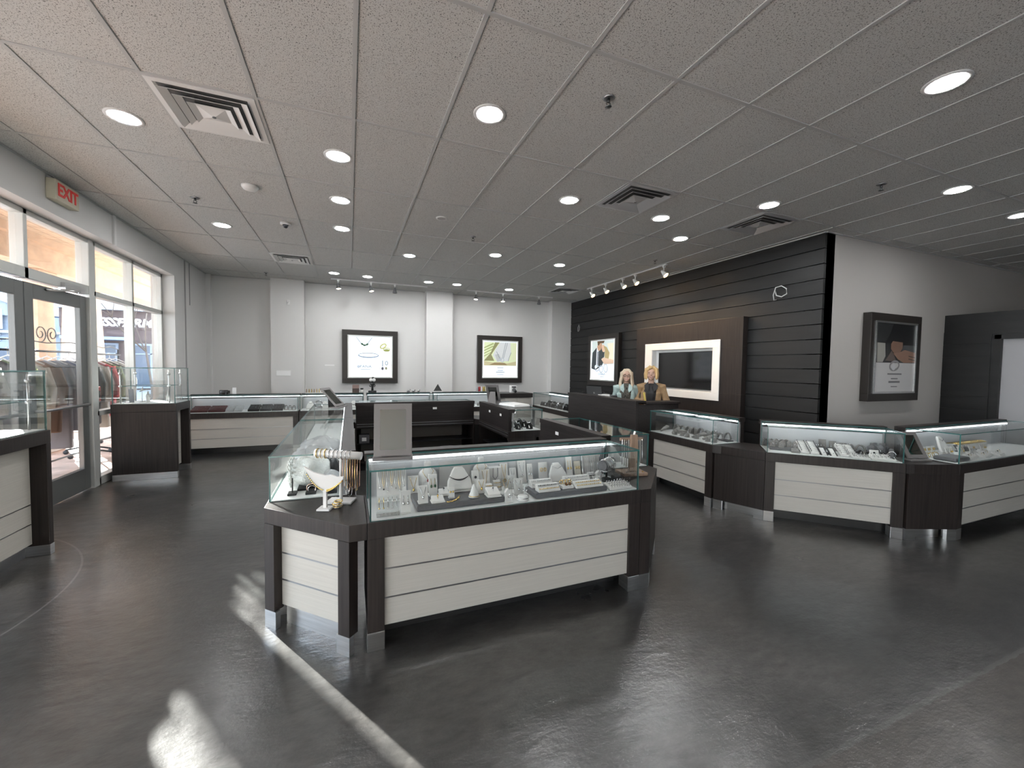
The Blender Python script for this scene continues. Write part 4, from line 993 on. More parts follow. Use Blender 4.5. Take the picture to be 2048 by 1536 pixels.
def ringbox(label, pos, w=.062, d=.06, h=.035, gem=None, metal='s', m=None):
    t = thing('ring_box', label, 'ring stand', pos[0], pos[1])
    MB().prism([(-d / 2, 0), (d / 2, 0), (d / 2, h), (-d / 2, h * .42)], -w / 2, w / 2, axis='x').build('pad', m or M_WHITEL, t, bevel=.003)
    box('base', -w / 2 - .004, w / 2 + .004, -d / 2 - .006, d / 2, 0, .008, m or M_WHITEL, t, bevel=.002)
    MB().ring((0, 0, h * .72 + .006), .0095, .0018, 'x', 16).build('ring', METAL[metal], t); MB().ball((0, -.004, h * .72 + .0165), .0055, n=8).build('gem', gem or M_SILVER, t)
    return t
def ringpost(label, pos, h=.055, gem=None, metal='s', m=None, grp=None):
    """small house-shaped ring finger stand"""
    t = thing('ring_stand', label, 'ring stand', pos[0], pos[1], grp)
    m = m or M_LGREY
    w = .040
    MB().prism([(-w / 2, 0), (w / 2, 0), (w / 2, h * .66), (0, h), (-w / 2, h * .66)], -.016, .016, axis='y', M=rx(-.22, (0, 0, .004))).build('pad', m, t, bevel=.002)
    box('base', -w / 2 - .003, w / 2 + .003, -.022, .022, 0, .006, m, t, bevel=.001)
    MB().ring((0, -.020, h * .50), .009, .0018, 'y', 14).build('ring', METAL[metal], t); MB().ball((0, -.022, h * .5 + .010), .0055, n=8).build('gem', gem or M_SILVER, t)
    return t
def cone(label, pos, m=None, r=.032, h=.075):
    t = thing('ring_cone', label, 'ring stand', pos[0], pos[1])
    MB().lathe([(r, 0), (r * 1.02, .006), (r * .55, h * .55), (r * .16, h * .97), (.002, h)], 20, M=rx(-.12)).build('cone', m or M_WHITEL, t)
    MB().ring((0, -.002, h * .16), r * .98, .002, n=22).build('bangle', M_GOLD, t)
    return t
def cuff(label, pos, w=.07, h=.075, d=.045, metal='s', m=None, grp=None, watch=False, name='bracelet_cuff'):
    """half-oval leatherette cuff with a bracelet or watch round it"""
    t = thing(name, label, 'bracelet stand', pos[0], pos[1], grp)
    m = m or M_LGREY
    out = [(w / 2 * math.cos(a), h * math.sin(a)) for a in [PI * k / 14 for k in range(15)]]
    inn = [((w / 2 - .008) * math.cos(a), (h - .010) * math.sin(a)) for a in [PI * k / 14 for k in range(15)]][::-1]
    M = rx(-.25)
    MB().prism(out + inn, -d / 2, d / 2, axis='y', M=M).build('cuff', m, t, bevel=.002)
    box('base', -w / 2, w / 2, -d / 2, d / 2 + .01, 0, .007, m, t, bevel=.002)
    K = METAL.get(metal, M_SILVER)
    if watch:
        MB().prism([(a * 1.03, b * 1.02) for a, b in out] + inn, -.011, .011, axis='y', M=M).build('strap', K if metal in METAL else M_BLKL, t)
        f_ = MB().lathe([(.019, -.004), (.021, 0), (.020, .007), (.015, .008)], 20, M=M @ Matrix.Translation((0, 0, h + .002))).build('watch_case', M_SILVER, t)
        MB().lathe([(.016, .0081), (.014, .009)], 18, M=M @ Matrix.Translation((0, 0, h + .002))).build('dial', M_GEM, f_)
    else:
        pts = [Vector((a * 1.03, 0, b * 1.02 + .001)) for a, b in out]
        b_ = MB().tube(pts, .0028, 6, M=M)
        for k in range(1, 14, 2): b_.ball(pts[k], .0048, n=6, M=M)
        b_.build('bracelet', K, t)
    return t
def tray(label, pos, w=.16, d=.11, h=.016, nx=6, ny=4, m=None, gem=None, tilt=0.10, ring=True, grp=None, lift=0.0):
    t = thing('ring_tray', label, 'ring tray', pos[0], pos[1], grp)
    M = rx(tilt, (0, 0, d / 2 * math.sin(abs(tilt)) + .001 + lift))
    MB().box(-w / 2, w / 2, -d / 2, d / 2, 0, h, M=M).build('tray', m or M_WHITEL, t, bevel=.002)
    for j in range(ny):
        y = -d / 2 + d * (j + .5) / ny
        MB().tube([(-w * .46, y, h), (w * .46, y, h)], d / ny * .26, 8, M=M).build('ring_roll', m or M_WHITEL, t)
        if ring:
            r_ = MB()
            for i in range(nx):
                x = -w * .42 + w * .84 * i / max(1, nx - 1)
                r_.ring((x, y, h + .006), .008, .0018, 'x', 8, M=M).ball((x, y, h + .016), .0036, n=6, M=M)
            o = r_.build('ring_row', gem or M_SILVER, t); o['kind'] = 'stuff'
    return t
def slab(name, label, cat, pos, w, d, h, m, bevel=.006, grp=None):
    t = thing(name, label, cat, pos[0], pos[1], grp)
    box('block', -w / 2, w / 2, -d / 2, d / 2, 0, h, m, t, bevel=bevel); box('top_pad', -w / 2 + .008, w / 2 - .008, -d / 2 + .008, d / 2 - .008, h, h + .001, m, t)
    return t

# ---- front showcase, left to right
F = lambda u, v, z=ZD, rz=0: at('front', u, v, z, rz)
ZR = ZD + .0345
slab('display_riser', 'grey padded riser at left in the front showcase, under the gold leaf bracelet', 'display riser', F(.520, .185), .52, .25, .033, M_GREYL)
slab('display_riser', 'grey padded riser at right in the front showcase, under the bracelet ramps', 'display riser', F(1.235, .125), .52, .17, .033, M_GREYL)
t = thing('necklace_easel', 'wide cream easel hung with many thin chains at the left end of the front showcase', 'necklace stand', *F(.150, .30))
M = rx(-.22, (0, 0, .004))
MB().box(-.085, .085, 0, .006, 0, .19, M=M).build('board', M_WHITEL, t); box('foot', -.085, .085, -.02, .07, 0, .01, M_WHITEL, t, bevel=.002)
for k in range(7):
    mb = MB(); x = -.069 + k * .023
    mb.tube([(x - .007, -.003, .185), (x - .005, -.003, .185 - .07 - .012 * (k % 3)), (x, -.004, .085 - .012 * (k % 3)), (x + .005, -.003, .115 - .012 * (k % 3)), (x + .007, -.003, .185)], .0012, 5, M=M)
    c_ = mb.build('chain', M_GOLD if k % 2 else M_SILVER, t); MB().ball((x, -.006, .08 - .012 * (k % 3)), .005, n=6, M=M).build('pendant', M_SILVER if k != 1 else M_GEM, c_)
t = thing('earring_stand', 'clear acrylic earring stand at the front left corner of the front showcase', 'earring stand', *F(.108, .075))
box('plate', -.058, .058, -.002, .002, .012, .105, M_ACR, t); box('foot', -.06, .06, -.03, .03, 0, .012, M_ACR, t)
for k in range(5): MB().tube([(-.045 + k * .0225, -.004, .098), (-.045 + k * .0225, -.004, .045)], .0016, 5).ball((-.045 + k * .0225, -.005, .04), .0045, n=6).build('earring', M_GOLD if k < 2 else M_SILVER, t)
card('white earring card beside the clear acrylic stand in the front showcase', F(.200, .075), .055, .12, 'drops', 's', None, None, -.12, 'earring_stand')
card('tall white stand with a gold knot pendant behind the grey riser at left', F(.282, .345), .066, .125, 'chain', 'g')
bust('tall white bust with a dark red pendant near the left end of the front showcase', F(.377, .395), .20, .115, M_RED)
card('white pendant stand on the left end of the grey riser', F(.300, .105, ZR), .055, .095, 'chain', 's')
card('white card with two dark drop earrings, second from left on the grey riser', F(.378, .215, ZR), .052, .125, 'drops', 'g', M_GREEN)
ringbox('low white box with small gold earrings at the front of the left grey riser', F(.382, .098, ZR), .07, .05, .03, M_GOLD, 'g')
t = thing('backdrop_card', 'grey backdrop card with a thin curved emblem at the back of the front showcase', 'backdrop', *F(.560, .415))
box('board', -.105, .105, -.004, .004, 0, .185, mat('grey_card', (.45, .44, .43), .6), t); box('foot', -.10, .10, -.03, -.004, 0, .006, M_WHITEL, t)
MB().prism(arcband(0, .155, .04, .012, .003, PI, 2 * PI), -.0055, -.004, axis='y').build('emblem', M_CHROMED, t)
MB().prism(seg((-.03, .158), (.03, .158), .006), -.0055, -.004, axis='y').build('emblem_line', M_CHROMED, t)
neckform('broad white necklace form with a strand of black beads', F(.548, .27, ZR), .165, .135)
t = ringbox('small white ramp with three black gem rings left of the black bead necklace', F(.440, .205, ZR), .055, .05, .035, M_GEM)
card('tiny cream earring block in front of the black bead necklace', F(.470, .130, ZR), .034, .06, 'studs', 'g', None, None, -.1, 'earring_stand')
t = thing('bracelet', 'gold leaf bracelet lying curved on the grey riser', 'bracelet', *F(.478, .078, ZR + .0015))
for k in range(9):
    a = -.2 + k * .21; x = -.045 + .085 * k / 8; y = -.02 + .075 * (k / 8) ** 2.4
    MB().ball((0, 0, .004), .011, sx=1, sy=.42, sz=.35, n=8, M=Matrix.Translation((x, y, 0)) @ Matrix.Rotation(a + (.7 if k % 2 else -.5), 4, 'Z')).build('leaf_link', M_GOLD, t)
cone('white ring cone with a gold bangle at the right end of the grey riser', F(.600, .105, ZR))
bust('second tall white bust with a gold chain, left of the middle in the front showcase', F(.735, .405), .20, .11, M_GOLD)
card('white card with a single black round stud beside the second tall bust', F(.655, .26, ZR), .05, .115, 'stud1', 'g', M_GEM)
card('wide white pendant card right of the black stud card', F(.735, .31, ZD), .066, .135, 'long', 'g')
t = thing('bracelet_box', 'tall white box with a dark bracelet draped down its front', 'bracelet stand', *F(.826, .40))
box('block', -.042, .042, -.03, .03, 0, .13, M_WHITEL, t, bevel=.002)
MB().tube([(-.016, -.032, .128), (-.016, -.032, .07), (0, -.033, .05), (.016, -.032, .07), (.016, -.032, .128)], .003, 6).build('bracelet', M_CHROMED, t)
card('white card with a gold pear pendant on the riser behind the sapphire box', F(.664, .165, ZR), .056, .08, 'chain', 'g')
ramp('small white ramp with two gold earrings behind the sapphire box', F(.733, .235, ZR), .05, .04, .028, 1, 'g', None, 4)
ringbox('white ring box with a round blue black sapphire at the front edge of the riser', F(.715, .100, ZR), .078, .07, .042, M_GEM)
ramp('cream slotted ring stand with brown stone rings behind the sapphire box', F(.815, .30), .05, .05, .06, 2, 'g', M_WHITEL, 4)
card('tall white card with long chain and ring pendant, middle of the front showcase', F(.900, .395), .058, .145, 'long', 'g')
card('narrow white card with a thin long chain right of the ring pendant card', F(.955, .37), .05, .115, 'long', 's')
card('white card with two grey drop earrings in the middle of the front showcase', F(.915, .30), .055, .085, 'drops', 's', None, None, -.2, 'earring_stand')
card('white card with a single teardrop pendant in front of the grey drop earrings', F(.910, .165), .06, .10, 'chain', 's')
t = card('clear stand with a gold V chain at the right end of the left riser', F(.826, .165), .075, .11, 'chain', 'g', None, M_ACR)
ringpost('small cream ring post with a flower ring near the front glass', F(.800, .06), .075, M_SILVER, 's', M_WHITEL)
t = thing('bangle_stand', 'round white stand with a silver bangle near the front glass between the risers', 'bangle stand', *F(.893, .055))
MB().lathe([(.036, 0), (.038, .006), (.030, .028), (.026, .03)], 22).build('stand', M_WHITEL, t); MB().ring((0, 0, .018), .036, .003, n=24).build('bangle', M_SILVER, t)
card('clear earring stand with two hanging diamonds between the risers', F(.929, .115), .05, .085, 'drops', 's', None, M_ACR, -.1, 'earring_stand')
card('tall white card with a floral chain behind the left end of the right riser', F(1.035, .40), .062, .155, 'chain', 's')
card('narrow white card with long fine drops beside the floral chain card', F(1.090, .385), .04, .13, 'drops', 's')
card('white card with gold loop earrings behind the right riser', F(1.195, .395), .07, .13, 'hoops', 'g', None, None, -.2, 'earring_stand')
neckform('low white necklace form without beads behind the right riser', F(1.270, .335), .15, .125, False)
ramp('long white ramp of white stone bracelets at the back left of the right riser', F(1.075, .175, ZR), .155, .055, .042, 2, 's', None, 11)
ramp('long white ramp of gold charm bracelets at the front left of the right riser', F(1.075, .078, ZR), .15, .06, .040, 2, 'g', None, 11, M_GEM)
t = thing('earring_block', 'white block of gold hoops and tiger eye stones, middle of the right riser', 'earring stand', *F(1.215, .095, ZR))
box('block', -.04, .04, -.03, .03, 0, .02, M_WHITEL, t, bevel=.002)
for k in range(4): MB().ring((-.03 + k * .02, .012, .035), .012, .003, 'y', 14).build('hoop', M_GOLD, t)
for k in range(2): MB().ball((-.01 + k * .024, -.022, .03), .011, n=10).build('stone', mat('tiger_eye', (.12, .05, .015), .15), t)
ramp('long white ramp of thin gold bracelets at the right end of the right riser', F(1.365, .075, ZR), .20, .06, .034, 2, 'g', None, 12)
ramp('white ramp of pale chain bracelets at the back right of the right riser', F(1.34, .18, ZR), .19, .05, .042, 2, 's', None, 10)
card('tall white card with two rows of stud earrings behind the right riser', F(1.415, .41), .052, .155, 'drops', 'g', None, None, -.2, 'earring_stand')
card('cream card with a gold flower beside the tall stud earring card', F(1.475, .385), .052, .12, 'hoops', 'g', None, mat('cream_card', (.60, .56, .48), .6), -.25, 'earring_stand')
t = thing('chain_tray', 'silver framed tray of straight chains standing at the back right of the front showcase', 'chain tray', *F(1.585, .365))
M = rx(-.20, (0, 0, .003))
MB().box(-.075, .075, 0, .006, 0, .16, M=M).build('board', M_WHITEL, t)
MB().box(-.078, .078, -.006, .008, .157, .163, M=M).box(-.081, -.075, -.006, .008, 0, .163, M=M).box(.075, .081, -.006, .008, 0, .163, M=M).build('tray_frame', M_SILVER, t)
for k in range(8): MB().tube([(-.06 + k * .017, -.003, .15), (-.06 + k * .017, -.003, .03)], .0018, 5, M=M).build('chain', M_SILVER if k % 3 else M_CHROMED, t)
ramp('white polka dot ramp in front of the silver framed chain tray', F(1.545, .31), .05, .045, .05, 3, 's', None, 5, M_GEM)
ringpost('small clear white ring post left of the black bangle roll', F(1.602, .30), .06, None, 's', M_WHITEL)
slab('black_pad', 'small black pad in front of the bangle roll', 'pad', F(1.612, .215), .06, .045, .03, M_BLKL)
t = thing('bangle_roll', 'black padded roll carrying many silver bangles at the right of the front showcase', 'bangle stand', *F(1.655, .28, ZD, .25))
MB().tube([(-.085, -.03, .115), (.085, .03, .115)], .034, 20).build('roll', M_GREYL, t, bevel=0)
MB().tube([(0, 0, .008), (0, 0, .085)], .008, 8).build('post', M_BLKL, t); box('base', -.035, .035, -.035, .035, 0, .008, M_BLKL, t, bevel=.002)
dv = Vector((.943, .333, 0)); px_ = Vector((-.333, .943, 0))
for k in range(9):
    c = Vector((-.062 + .0145 * k, -.022 + .0051 * k, .113)); R_ = .038 + .004 * (k % 3)
    MB().tube([c + px_ * R_ * math.cos(a) + Vector((0, 0, 1)) * (R_ * math.sin(a) - .004 * (k % 3)) for a in [2 * PI * i / 22 for i in range(22)]], .0022 + .0008 * (k % 2), 6, closed=True).build('bangle', M_SILVER if k % 3 else M_CHROMED, t)
t = slab('earring_box', 'flat black box with silver earrings at the right end of the front showcase', 'earring stand', F(1.682, .20), .058, .05, .045, M_BLKL, .002)
for k in range(2): MB().ball((-.012 + .024 * k, -.027, .026), .006, sz=1.5, n=8).build('earring', M_SILVER, t)
tray('wide white slanted tray of fine rings at the front right corner of the front showcase', F(1.600, .075), .17, .085, .016, 8, 3, M_WHITEL, M_SILVER, .22)
card('small white card of rings standing behind the fine ring tray', F(1.535, .215), .06, .05, 'studs', 's', None, None, -.5)

# ---- left island showcase: bubble wrap, plastic and black stands
M_BUB = mat('bubble_wrap', (.70, .72, .69), .22, spec=.7, bump=(90, .8))
M_PLAST = mat('crinkled_plastic', (.48, .50, .51), .18, spec=.8, bump=(28, .9))
def lump(name, label, cat, pos, sx, sy, sz, m, seed, grp=None, cells=0):
    rnd = random.Random(seed); b = MB()
    t = thing(name, label, cat, pos[0], pos[1], grp)
    b.ball((0, 0, sz), 1, sx=sx, sy=sy, sz=sz, n=28)
    ph = [rnd.uniform(0, 6) for _ in range(6)]
    for v in b.b.verts:
        p = v.co; d = .12 * math.sin(p.x * 34 + ph[0]) * math.sin(p.y * 31 + ph[1]) + .10 * math.sin(p.z * 47 + ph[2] + p.x * 22) + .05 * math.sin(p.x * 80 + p.y * 60 + ph[3])
        v.co = Vector((p.x * (1 + d), p.y * (1 + d), max(.0, p.z * (1 + d * .8))))
    b.build('wrapping', m, t, smooth=True)
    return t
Lf = lambda u, v, z=ZD, rz=0: at('left', u, v, z, rz)
t = lump('wrapped_parcel', 'large parcel in bubble wrap inside the left island showcase', 'parcel', Lf(1.40, .20), .15, .115, .10, M_BUB, 3)
bb = MB(); rnd = random.Random(4)
for i in range(9):
    for j in range(6): bb.ball((-.11 + i * .0275, -.118 + .02 * abs(math.sin(i)), .03 + j * .028), .012, sy=.6, n=6)
o = bb.build('bubble', M_BUB, t); o['kind'] = 'stuff'
box('tape', -.13, .13, -.06, .10, .0, .012, M_BLKL, t)
lump('plastic_bag', 'crumpled clear plastic bag of stock behind the bubble wrapped parcel', 'plastic bag', Lf(1.02, .21), .19, .15, .085, M_PLAST, 8)
lump('plastic_bag', 'crumpled grey plastic bag farther back in the left island showcase', 'plastic bag', Lf(.55, .21), .20, .15, .085, M_PLAST, 12)
lump('plastic_bag', 'dark crumpled bag between the parcel and the back of the left island showcase', 'plastic bag', Lf(1.26, .33), .085, .07, .075, mat('dark_plastic', (.06, .06, .065), .2, spec=.8, bump=(40, .7)), 17)
lump('plastic_bag', 'small bright bag of silver pieces near the back of the left island showcase', 'plastic bag', Lf(1.50, .34), .06, .06, .06, M_PLAST, 23)
t = thing('hand_stand', 'white hand shaped ring stand lying at the far left inside the left island showcase', 'ring stand', *Lf(1.30, .075))
hb = MB().tube([(0, 0, .012), (0, 0, .07)], [.03, .02], 12); hb.build('wrist', M_WHITEL, t)
for k in range(5): MB().tube([(-.02 + .01 * k, 0, .066), (-.045 + .0225 * k, -.01, .11), (-.06 + .03 * k, -.012, .15 - .012 * abs(k - 2))], [.007, .006, .004], 8).build('finger', M_WHITEL, t)
t = thing('ring_post', 'small black post stand beside the bubble wrapped parcel', 'ring stand', *Lf(1.585, .12))
box('base', -.035, .035, -.025, .025, 0, .012, M_BLKL, t, bevel=.002); MB().tube([(0, 0, .012), (0, 0, .10)], .004, 8).build('post', M_BLKL, t)
t = slab('black_tray', 'flat black tray with a pink bracelet in front of the bubble wrapped parcel', 'tray', Lf(1.585, .225), .09, .06, .014, M_BLKL, .002)
MB().ring((.0, 0, .03), .026, .003, 'x', 18).build('bracelet', mat('rose_gold', (.72, .45, .36), .25, 1.0), t); MB().ring((.02, .005, .026), .022, .002, 'x', 18).build('bracelet', M_SILVER, t)
cuff('black watch cuff leaning at the back of the left island showcase', Lf(1.42, .37), .075, .08, .05, 's', M_BLKL)
t = slab('black_tray', 'black jewelry tray with silver pieces beside the tall bracelet stand', 'tray', Lf(1.60, .34), .10, .07, .03, M_BLKL, .002)
for k in range(4): MB().ring((-.03 + .02 * k, 0, .045), .012, .003, 'x', 14).build('bracelet', M_SILVER, t)
ZL = TOP - .0085
t = thing('glass_ball', 'clear round glass ornament in front of the tilted mirror on the left island glass', 'ornament', *at('left2', .60, .10, ZL))
MB().ball((0, 0, .05), .05, n=20).build('ball', M_ACR, t); MB().ring((0, 0, .012), .04, .008, n=24).build('ring_base', M_CHROMED, t)
for case, u, v, lb in (('left2', 1.25, .22, 'silver necklace form in the far left island showcase'), ('left2', .45, .20, 'white necklace form at the far end of the left island showcase')):
    neckform(lb, at(case, u, v), .15, .12, False)

# ---- grey cuffs showcase next to the cash desk (R1)
R1 = lambda u, v, z=ZD, rz=0: at('R1', u, v, z, rz)
rnd = random.Random(11)
W9 = ['first', 'second', 'third', 'fourth', 'fifth', 'sixth', 'seventh', 'eighth', 'ninth', 'tenth', 'eleventh', 'twelfth', 'thirteenth', 'fourteenth']
for k in range(9):
    cuff('%s grey cuff from the left, back row of showcase next to cash desk' % W9[k], R1(.14 + .096 * k, .335, ZD, rnd.uniform(-.4, .4)), .085, .085 + rnd.uniform(-.01, .012), .05, 's', M_LGREY, 'grey bracelet cuffs')
for k, u in enumerate((.10, .28, .66, .80)):
    t = thing('bracelet_pillow', '%s sloping grey bracelet arm from the left in the showcase next to the cash desk' % W9[k], 'bracelet stand', *R1(u, .17 + .02 * (k % 2), ZD, .3 if k < 2 else -.35))
    MB().tube([(0, -.08, .012), (0, -.01, .032), (0, .06, .052), (0, .09, .05)], [.012, .02, .022, .014], 10).build('arm', M_LGREY, t); MB().ring((0, -.0, .034), .024, .003, 'y', 16).build('bracelet', M_SILVER, t)
for k, u in enumerate((.36, .46, .56, .68, .86, .93)):
    ringpost('%s small grey ring stand from the left in the front row of the cuff showcase' % W9[k], R1(u, .095 + .02 * (k % 2)), .05, None, 's', M_LGREY, 'grey ring stands')
slab('display_block', 'grey display block with a pair of earrings in the cuff showcase', 'display riser', R1(.37, .21), .10, .06, .05, M_LGREY, .003)
t = thing('earring_stand', 'small white tree stand with earrings at the right end of the cuff showcase', 'earring stand', *R1(.88, .18))
box('base', -.025, .025, -.02, .02, 0, .008, M_WHITEL, t, bevel=.001); MB().tube([(0, 0, .008), (0, 0, .085)], .003, 6).tube([(-.03, 0, .075), (.03, 0, .075)], .003, 6).build('post', M_WHITEL, t)
for s in (-1, 1): MB().ball((s * .024, -.004, .06), .006, sz=1.6, n=8).build('earring', M_SILVER, t)
slab('dark_pad', 'dark flat pad lying at the back right of the cuff showcase', 'pad', R1(.90, .33), .12, .10, .012, M_GREYL, .003)

# ---- angled showcase of rings (R2)
R2 = lambda u, v, z=ZD, rz=0: at('R2', u, v, z, rz)
slab('display_riser', 'dark grey stepped riser under the left ring stands in the angled showcase', 'display riser', R2(.19, .24), .26, .16, .024, M_GREYL, .003)
for k, (u, v) in enumerate(((.09, .21), (.165, .20), (.245, .27), (.13, .29), (.20, .30), (.29, .23))):
    ringpost('%s house shaped grey ring stand from left on the angled showcase riser' % W9[k], R2(u, v, ZD + .0255), .06, None, 's', M_LGREY, 'house shaped ring stands')
ringbox('grey box with a pair of earrings at the front left of the angled showcase', R2(.265, .10), .06, .05, .04, None, 's', M_LGREY)
for k, u in enumerate((.345, .425)):
    tray('%s tall white tray of dark rings in the angled showcase' % ('left' if k == 0 else 'right'), R2(u, .20, ZD), .07, .24, .018, 2, 7, M_WHITEL, M_GEM, .30)
for k, u in enumerate((.50, .575)):
    t = thing('watch_ramp', '%s black sloping stand with a white ring card in the angled showcase' % ('left' if k == 0 else 'right'), 'ring stand', *R2(u, .16))
    M = rx(.34, (0, 0, .028)); MB().box(-.03, .03, -.09, .08, -.006, 0, M=M).build('slope', M_BLKL, t); MB().box(-.018, .018, -.085, .055, 0, .004, M=M).build('ring_card', M_WHITEL, t)
    box('foot', -.03, .03, -.07, .09, 0, .006, M_BLKL, t); MB().ball((0, -.055, .012), .006, n=8, M=M).build('ring', M_SILVER, t)
for k, u in enumerate((.66, .725)):
    tray('%s tall white ring tray without rings in the middle of the angled showcase' % ('left' if k == 0 else 'right'), R2(u, .20), .062, .22, .018, 2, 6, M_WHITEL, M_SILVER, .30)
tray('flat white ring tray right of the middle at the front of the angled showcase', R2(.77, .075), .13, .08, .014, 6, 3, M_WHITEL, M_SILVER, .12)
tray('wide white ring tray at the front right of the angled showcase', R2(.935, .085), .17, .10, .016, 6, 3, M_WHITEL, M_SILVER, .25)
card('small white card with one dark stud standing on the wide white ring tray', R2(.90, .16), .07, .07, 'stud1', 's', M_GEM)
for k in range(3):
    card('%s grey earring card in the back row of the angled showcase' % W9[k], R2(.55 + .085 * k, .37), .062, .11 - .012 * k, 'drops', 's', None, M_LGREY, -.1, 'earring_stand', 'jewelry stand', 'grey earring cards')
for k in range(9):
    m_ = M_LGREY
    u = .06 + .047 * k if k < 5 else .70 + .085 * (k - 5)
    cuff('%s grey jewelry cuff from the left along the back of the angled showcase' % W9[k], R2(u, .385, ZD, rnd.uniform(-.3, .3)), .07 if k < 5 else .085, .08, .035, 's', m_, 'grey cuffs at the back of the angled showcase')
for k in range(5):
    ringpost('%s black ring post from the left behind the flat white ring tray' % W9[k], R2(.76 + .055 * k, .19 + .03 * (k % 2)), .05, None, 's', M_BLKL, 'black ring posts')
for k in range(7):
    t = thing('pearl_bracelet', '%s coiled silver bracelet from the left behind the dark ring trays' % W9[k], 'bracelet', *R2(.40 + .018 * k, .345, ZD))
    MB().ring((0, 0, .035), .030, .0055, 'x', 18).build('bracelet', M_SILVER, t); box('rest', -.006, .006, -.02, .02, 0, .012, M_BLKL, t)
t = thing('bracelet_pillow', 'dark grey sloping bracelet arm at the right end of the angled showcase', 'bracelet stand', *R2(1.02, .13, ZD, -.3))
MB().tube([(0, -.09, .016), (0, 0, .045), (0, .08, .075)], [.016, .024, .02], 10).build('arm', M_GREYL, t); MB().ring((0, 0, .045), .028, .003, 'y', 18).build('bracelet', M_SILVER, t)
for k in range(4):
    bust_ = bust('%s dark necklace bust from the left at the right end of the angled showcase' % W9[k], R2(.93 + .034 * k, .30 + .03 * (k % 2), ZD, -.4), .12, .08, M_SILVER, 's', M_GREYL)

# ---- right edge showcase (R3)
R3 = lambda u, v, z=ZD, rz=0: at('R3', u, v, z, rz)
slab('display_pad', 'large dark rounded pad at the front corner of the right edge showcase', 'pad', R3(.16, .12), .26, .16, .035, M_GREYL, .012)
neckform('white necklace form standing behind the glass corner in the right edge showcase', R3(.50, .33), .16, .16, False)
for k in range(8):
    t = ringbox('%s white ring box from the left in the front row of the right edge showcase' % W9[k], R3(.36 + .095 * k, .085 + .02 * (k % 3)), .07, .065, .035, M_SILVER if k % 3 else M_GEM, 'g' if k % 2 else 's', M_WHITEL)
for k in range(8):
    card('%s white pendant card from the left in the second row of the right edge showcase' % W9[k], R3(.32 + .11 * k, .205 + .02 * (k % 2)), .06, .085, ('chain', 'drops', 'hoops')[k % 3], 'g' if k % 2 else 's', None, M_WHITEL, -.3)
for k in range(5):
    card('%s gold earring card from left, back row of the right edge showcase' % W9[k], R3(.07 + .085 * k, .35), .065, .07, 'hoops', 'g', None, M_WHITEL, -.2, 'earring_stand')
for k in range(3):
    card('%s grey picture card from the left under the gold chains of the right edge showcase' % W9[k], R3(.80 + .13 * k, .30), .10, .075, 'studs', 's', None, M_GREYL, -.6)
t = slab('chain_tray', 'tray heaped with gold chains at the back of the right edge showcase', 'chain tray', R3(1.12, .37), .62, .10, .06, M_WHITEL, .003)
cb = MB(); rnd = random.Random(5)
for k in range(26):
    x = -.30 + .6 * k / 25; cb.tube([(x, -.045, .064), (x + rnd.uniform(-.02, .02), -.01, .074), (x + rnd.uniform(-.02, .02), .045, .066)], .0045, 5)
o = cb.build('gold_chains', M_GOLD, t); o['kind'] = 'stuff'
for k in range(3):
    t = thing('gold_bracelet', '%s gold bracelet from the left behind the dark pad of the right edge showcase' % W9[k], 'bracelet', *R3(.05 + .07 * k, .245, ZD)); MB().ring((0, 0, .024), .022, .003, 'x', 16, M=Matrix.Rotation(.6, 4, 'Z')).build('bracelet', M_GOLD, t); box('rest', -.008, .008, -.015, .015, 0, .008, M_WHITEL, t)

# ---- watch showcase (BR) and the watch end of the far right island case
for r in range(2):
    for k in range(11):
        cuff('%s black watch cuff from the left in the %s row of the dark watch showcase' % (W9[k], 'front' if r == 0 else 'back'), at('BR', .20 + .125 * k, .12 + .16 * r, ZD, .2 * (k % 3 - 1)), .075, .08 + .02 * r, .05, 's' if k % 2 else 'x', M_BLKL, 'watch cuffs in the dark watch showcase', True, 'watch_cuff')
for k in range(6):
    cuff('%s black watch cuff from the near end in the island showcase beyond the staff gap' % W9[k], at('right2', .12 + .16 * (k // 2), .14 + .15 * (k % 2), ZD, .5), .075, .085, .05, 's' if k % 2 else 'x', M_BLKL, 'watch cuffs in the island showcase', True, 'watch_cuff')
for k in range(3): neckform('%s necklace form from near end in island showcase with white lock plates' % W9[k], at('right1', .25 + .3 * k, .20), .14, .12, False)

# ---- back row
M_MAROON = mat('maroon_velvet', (.075, .018, .018), .6)
for k in range(2): tray('%s maroon ring tray at the far left of the back showcase' % ('left' if k == 0 else 'right'), at('B1', .20 + .24 * k, .20), .23, .24, .03, 6, 4, M_MAROON, M_SILVER, .22)
for k in range(2): tray('%s pale grey ring tray beside the maroon trays in the back showcase' % ('left' if k == 0 else 'right'), at('B1', .62 + .12 * k, .18), .11, .22, .03, 3, 4, mat('pale_grey_velvet', (.45, .46, .47), .6), M_SILVER, .28)
for k in range(3): tray('%s black ring tray from the left in the back showcase' % W9[k], at('B1', .96 + .175 * k, .19), .165, .24, .03, 4, 4, M_BLKL, M_SILVER, .26)
for k in range(3): cuff('%s grey cuff from the left at the right end of the back left showcase' % W9[k], at('B1', 1.42 + .065 * k, .25 - .04 * k), .06, .08, .045, 's', M_LGREY)
for k in range(4): neckform('%s grey necklace form from left in back showcase with small lights' % W9[k], at('B2', .16 + .24 * k, .22), .14, .13, k == 3)
for k in range(2): bust('%s low white bust in the showcase under the emerald poster' % ('left' if k == 0 else 'right'), at('B3', .42 + .42 * k, .22), .13, .10, M_SILVER, 's')
for k in range(2): slab('ring_pad', '%s dark ring pad in the showcase under the emerald poster' % ('left' if k == 0 else 'right'), 'pad', at('B3', .22 + .46 * k, .12), .12, .08, .03, M_GREYL)
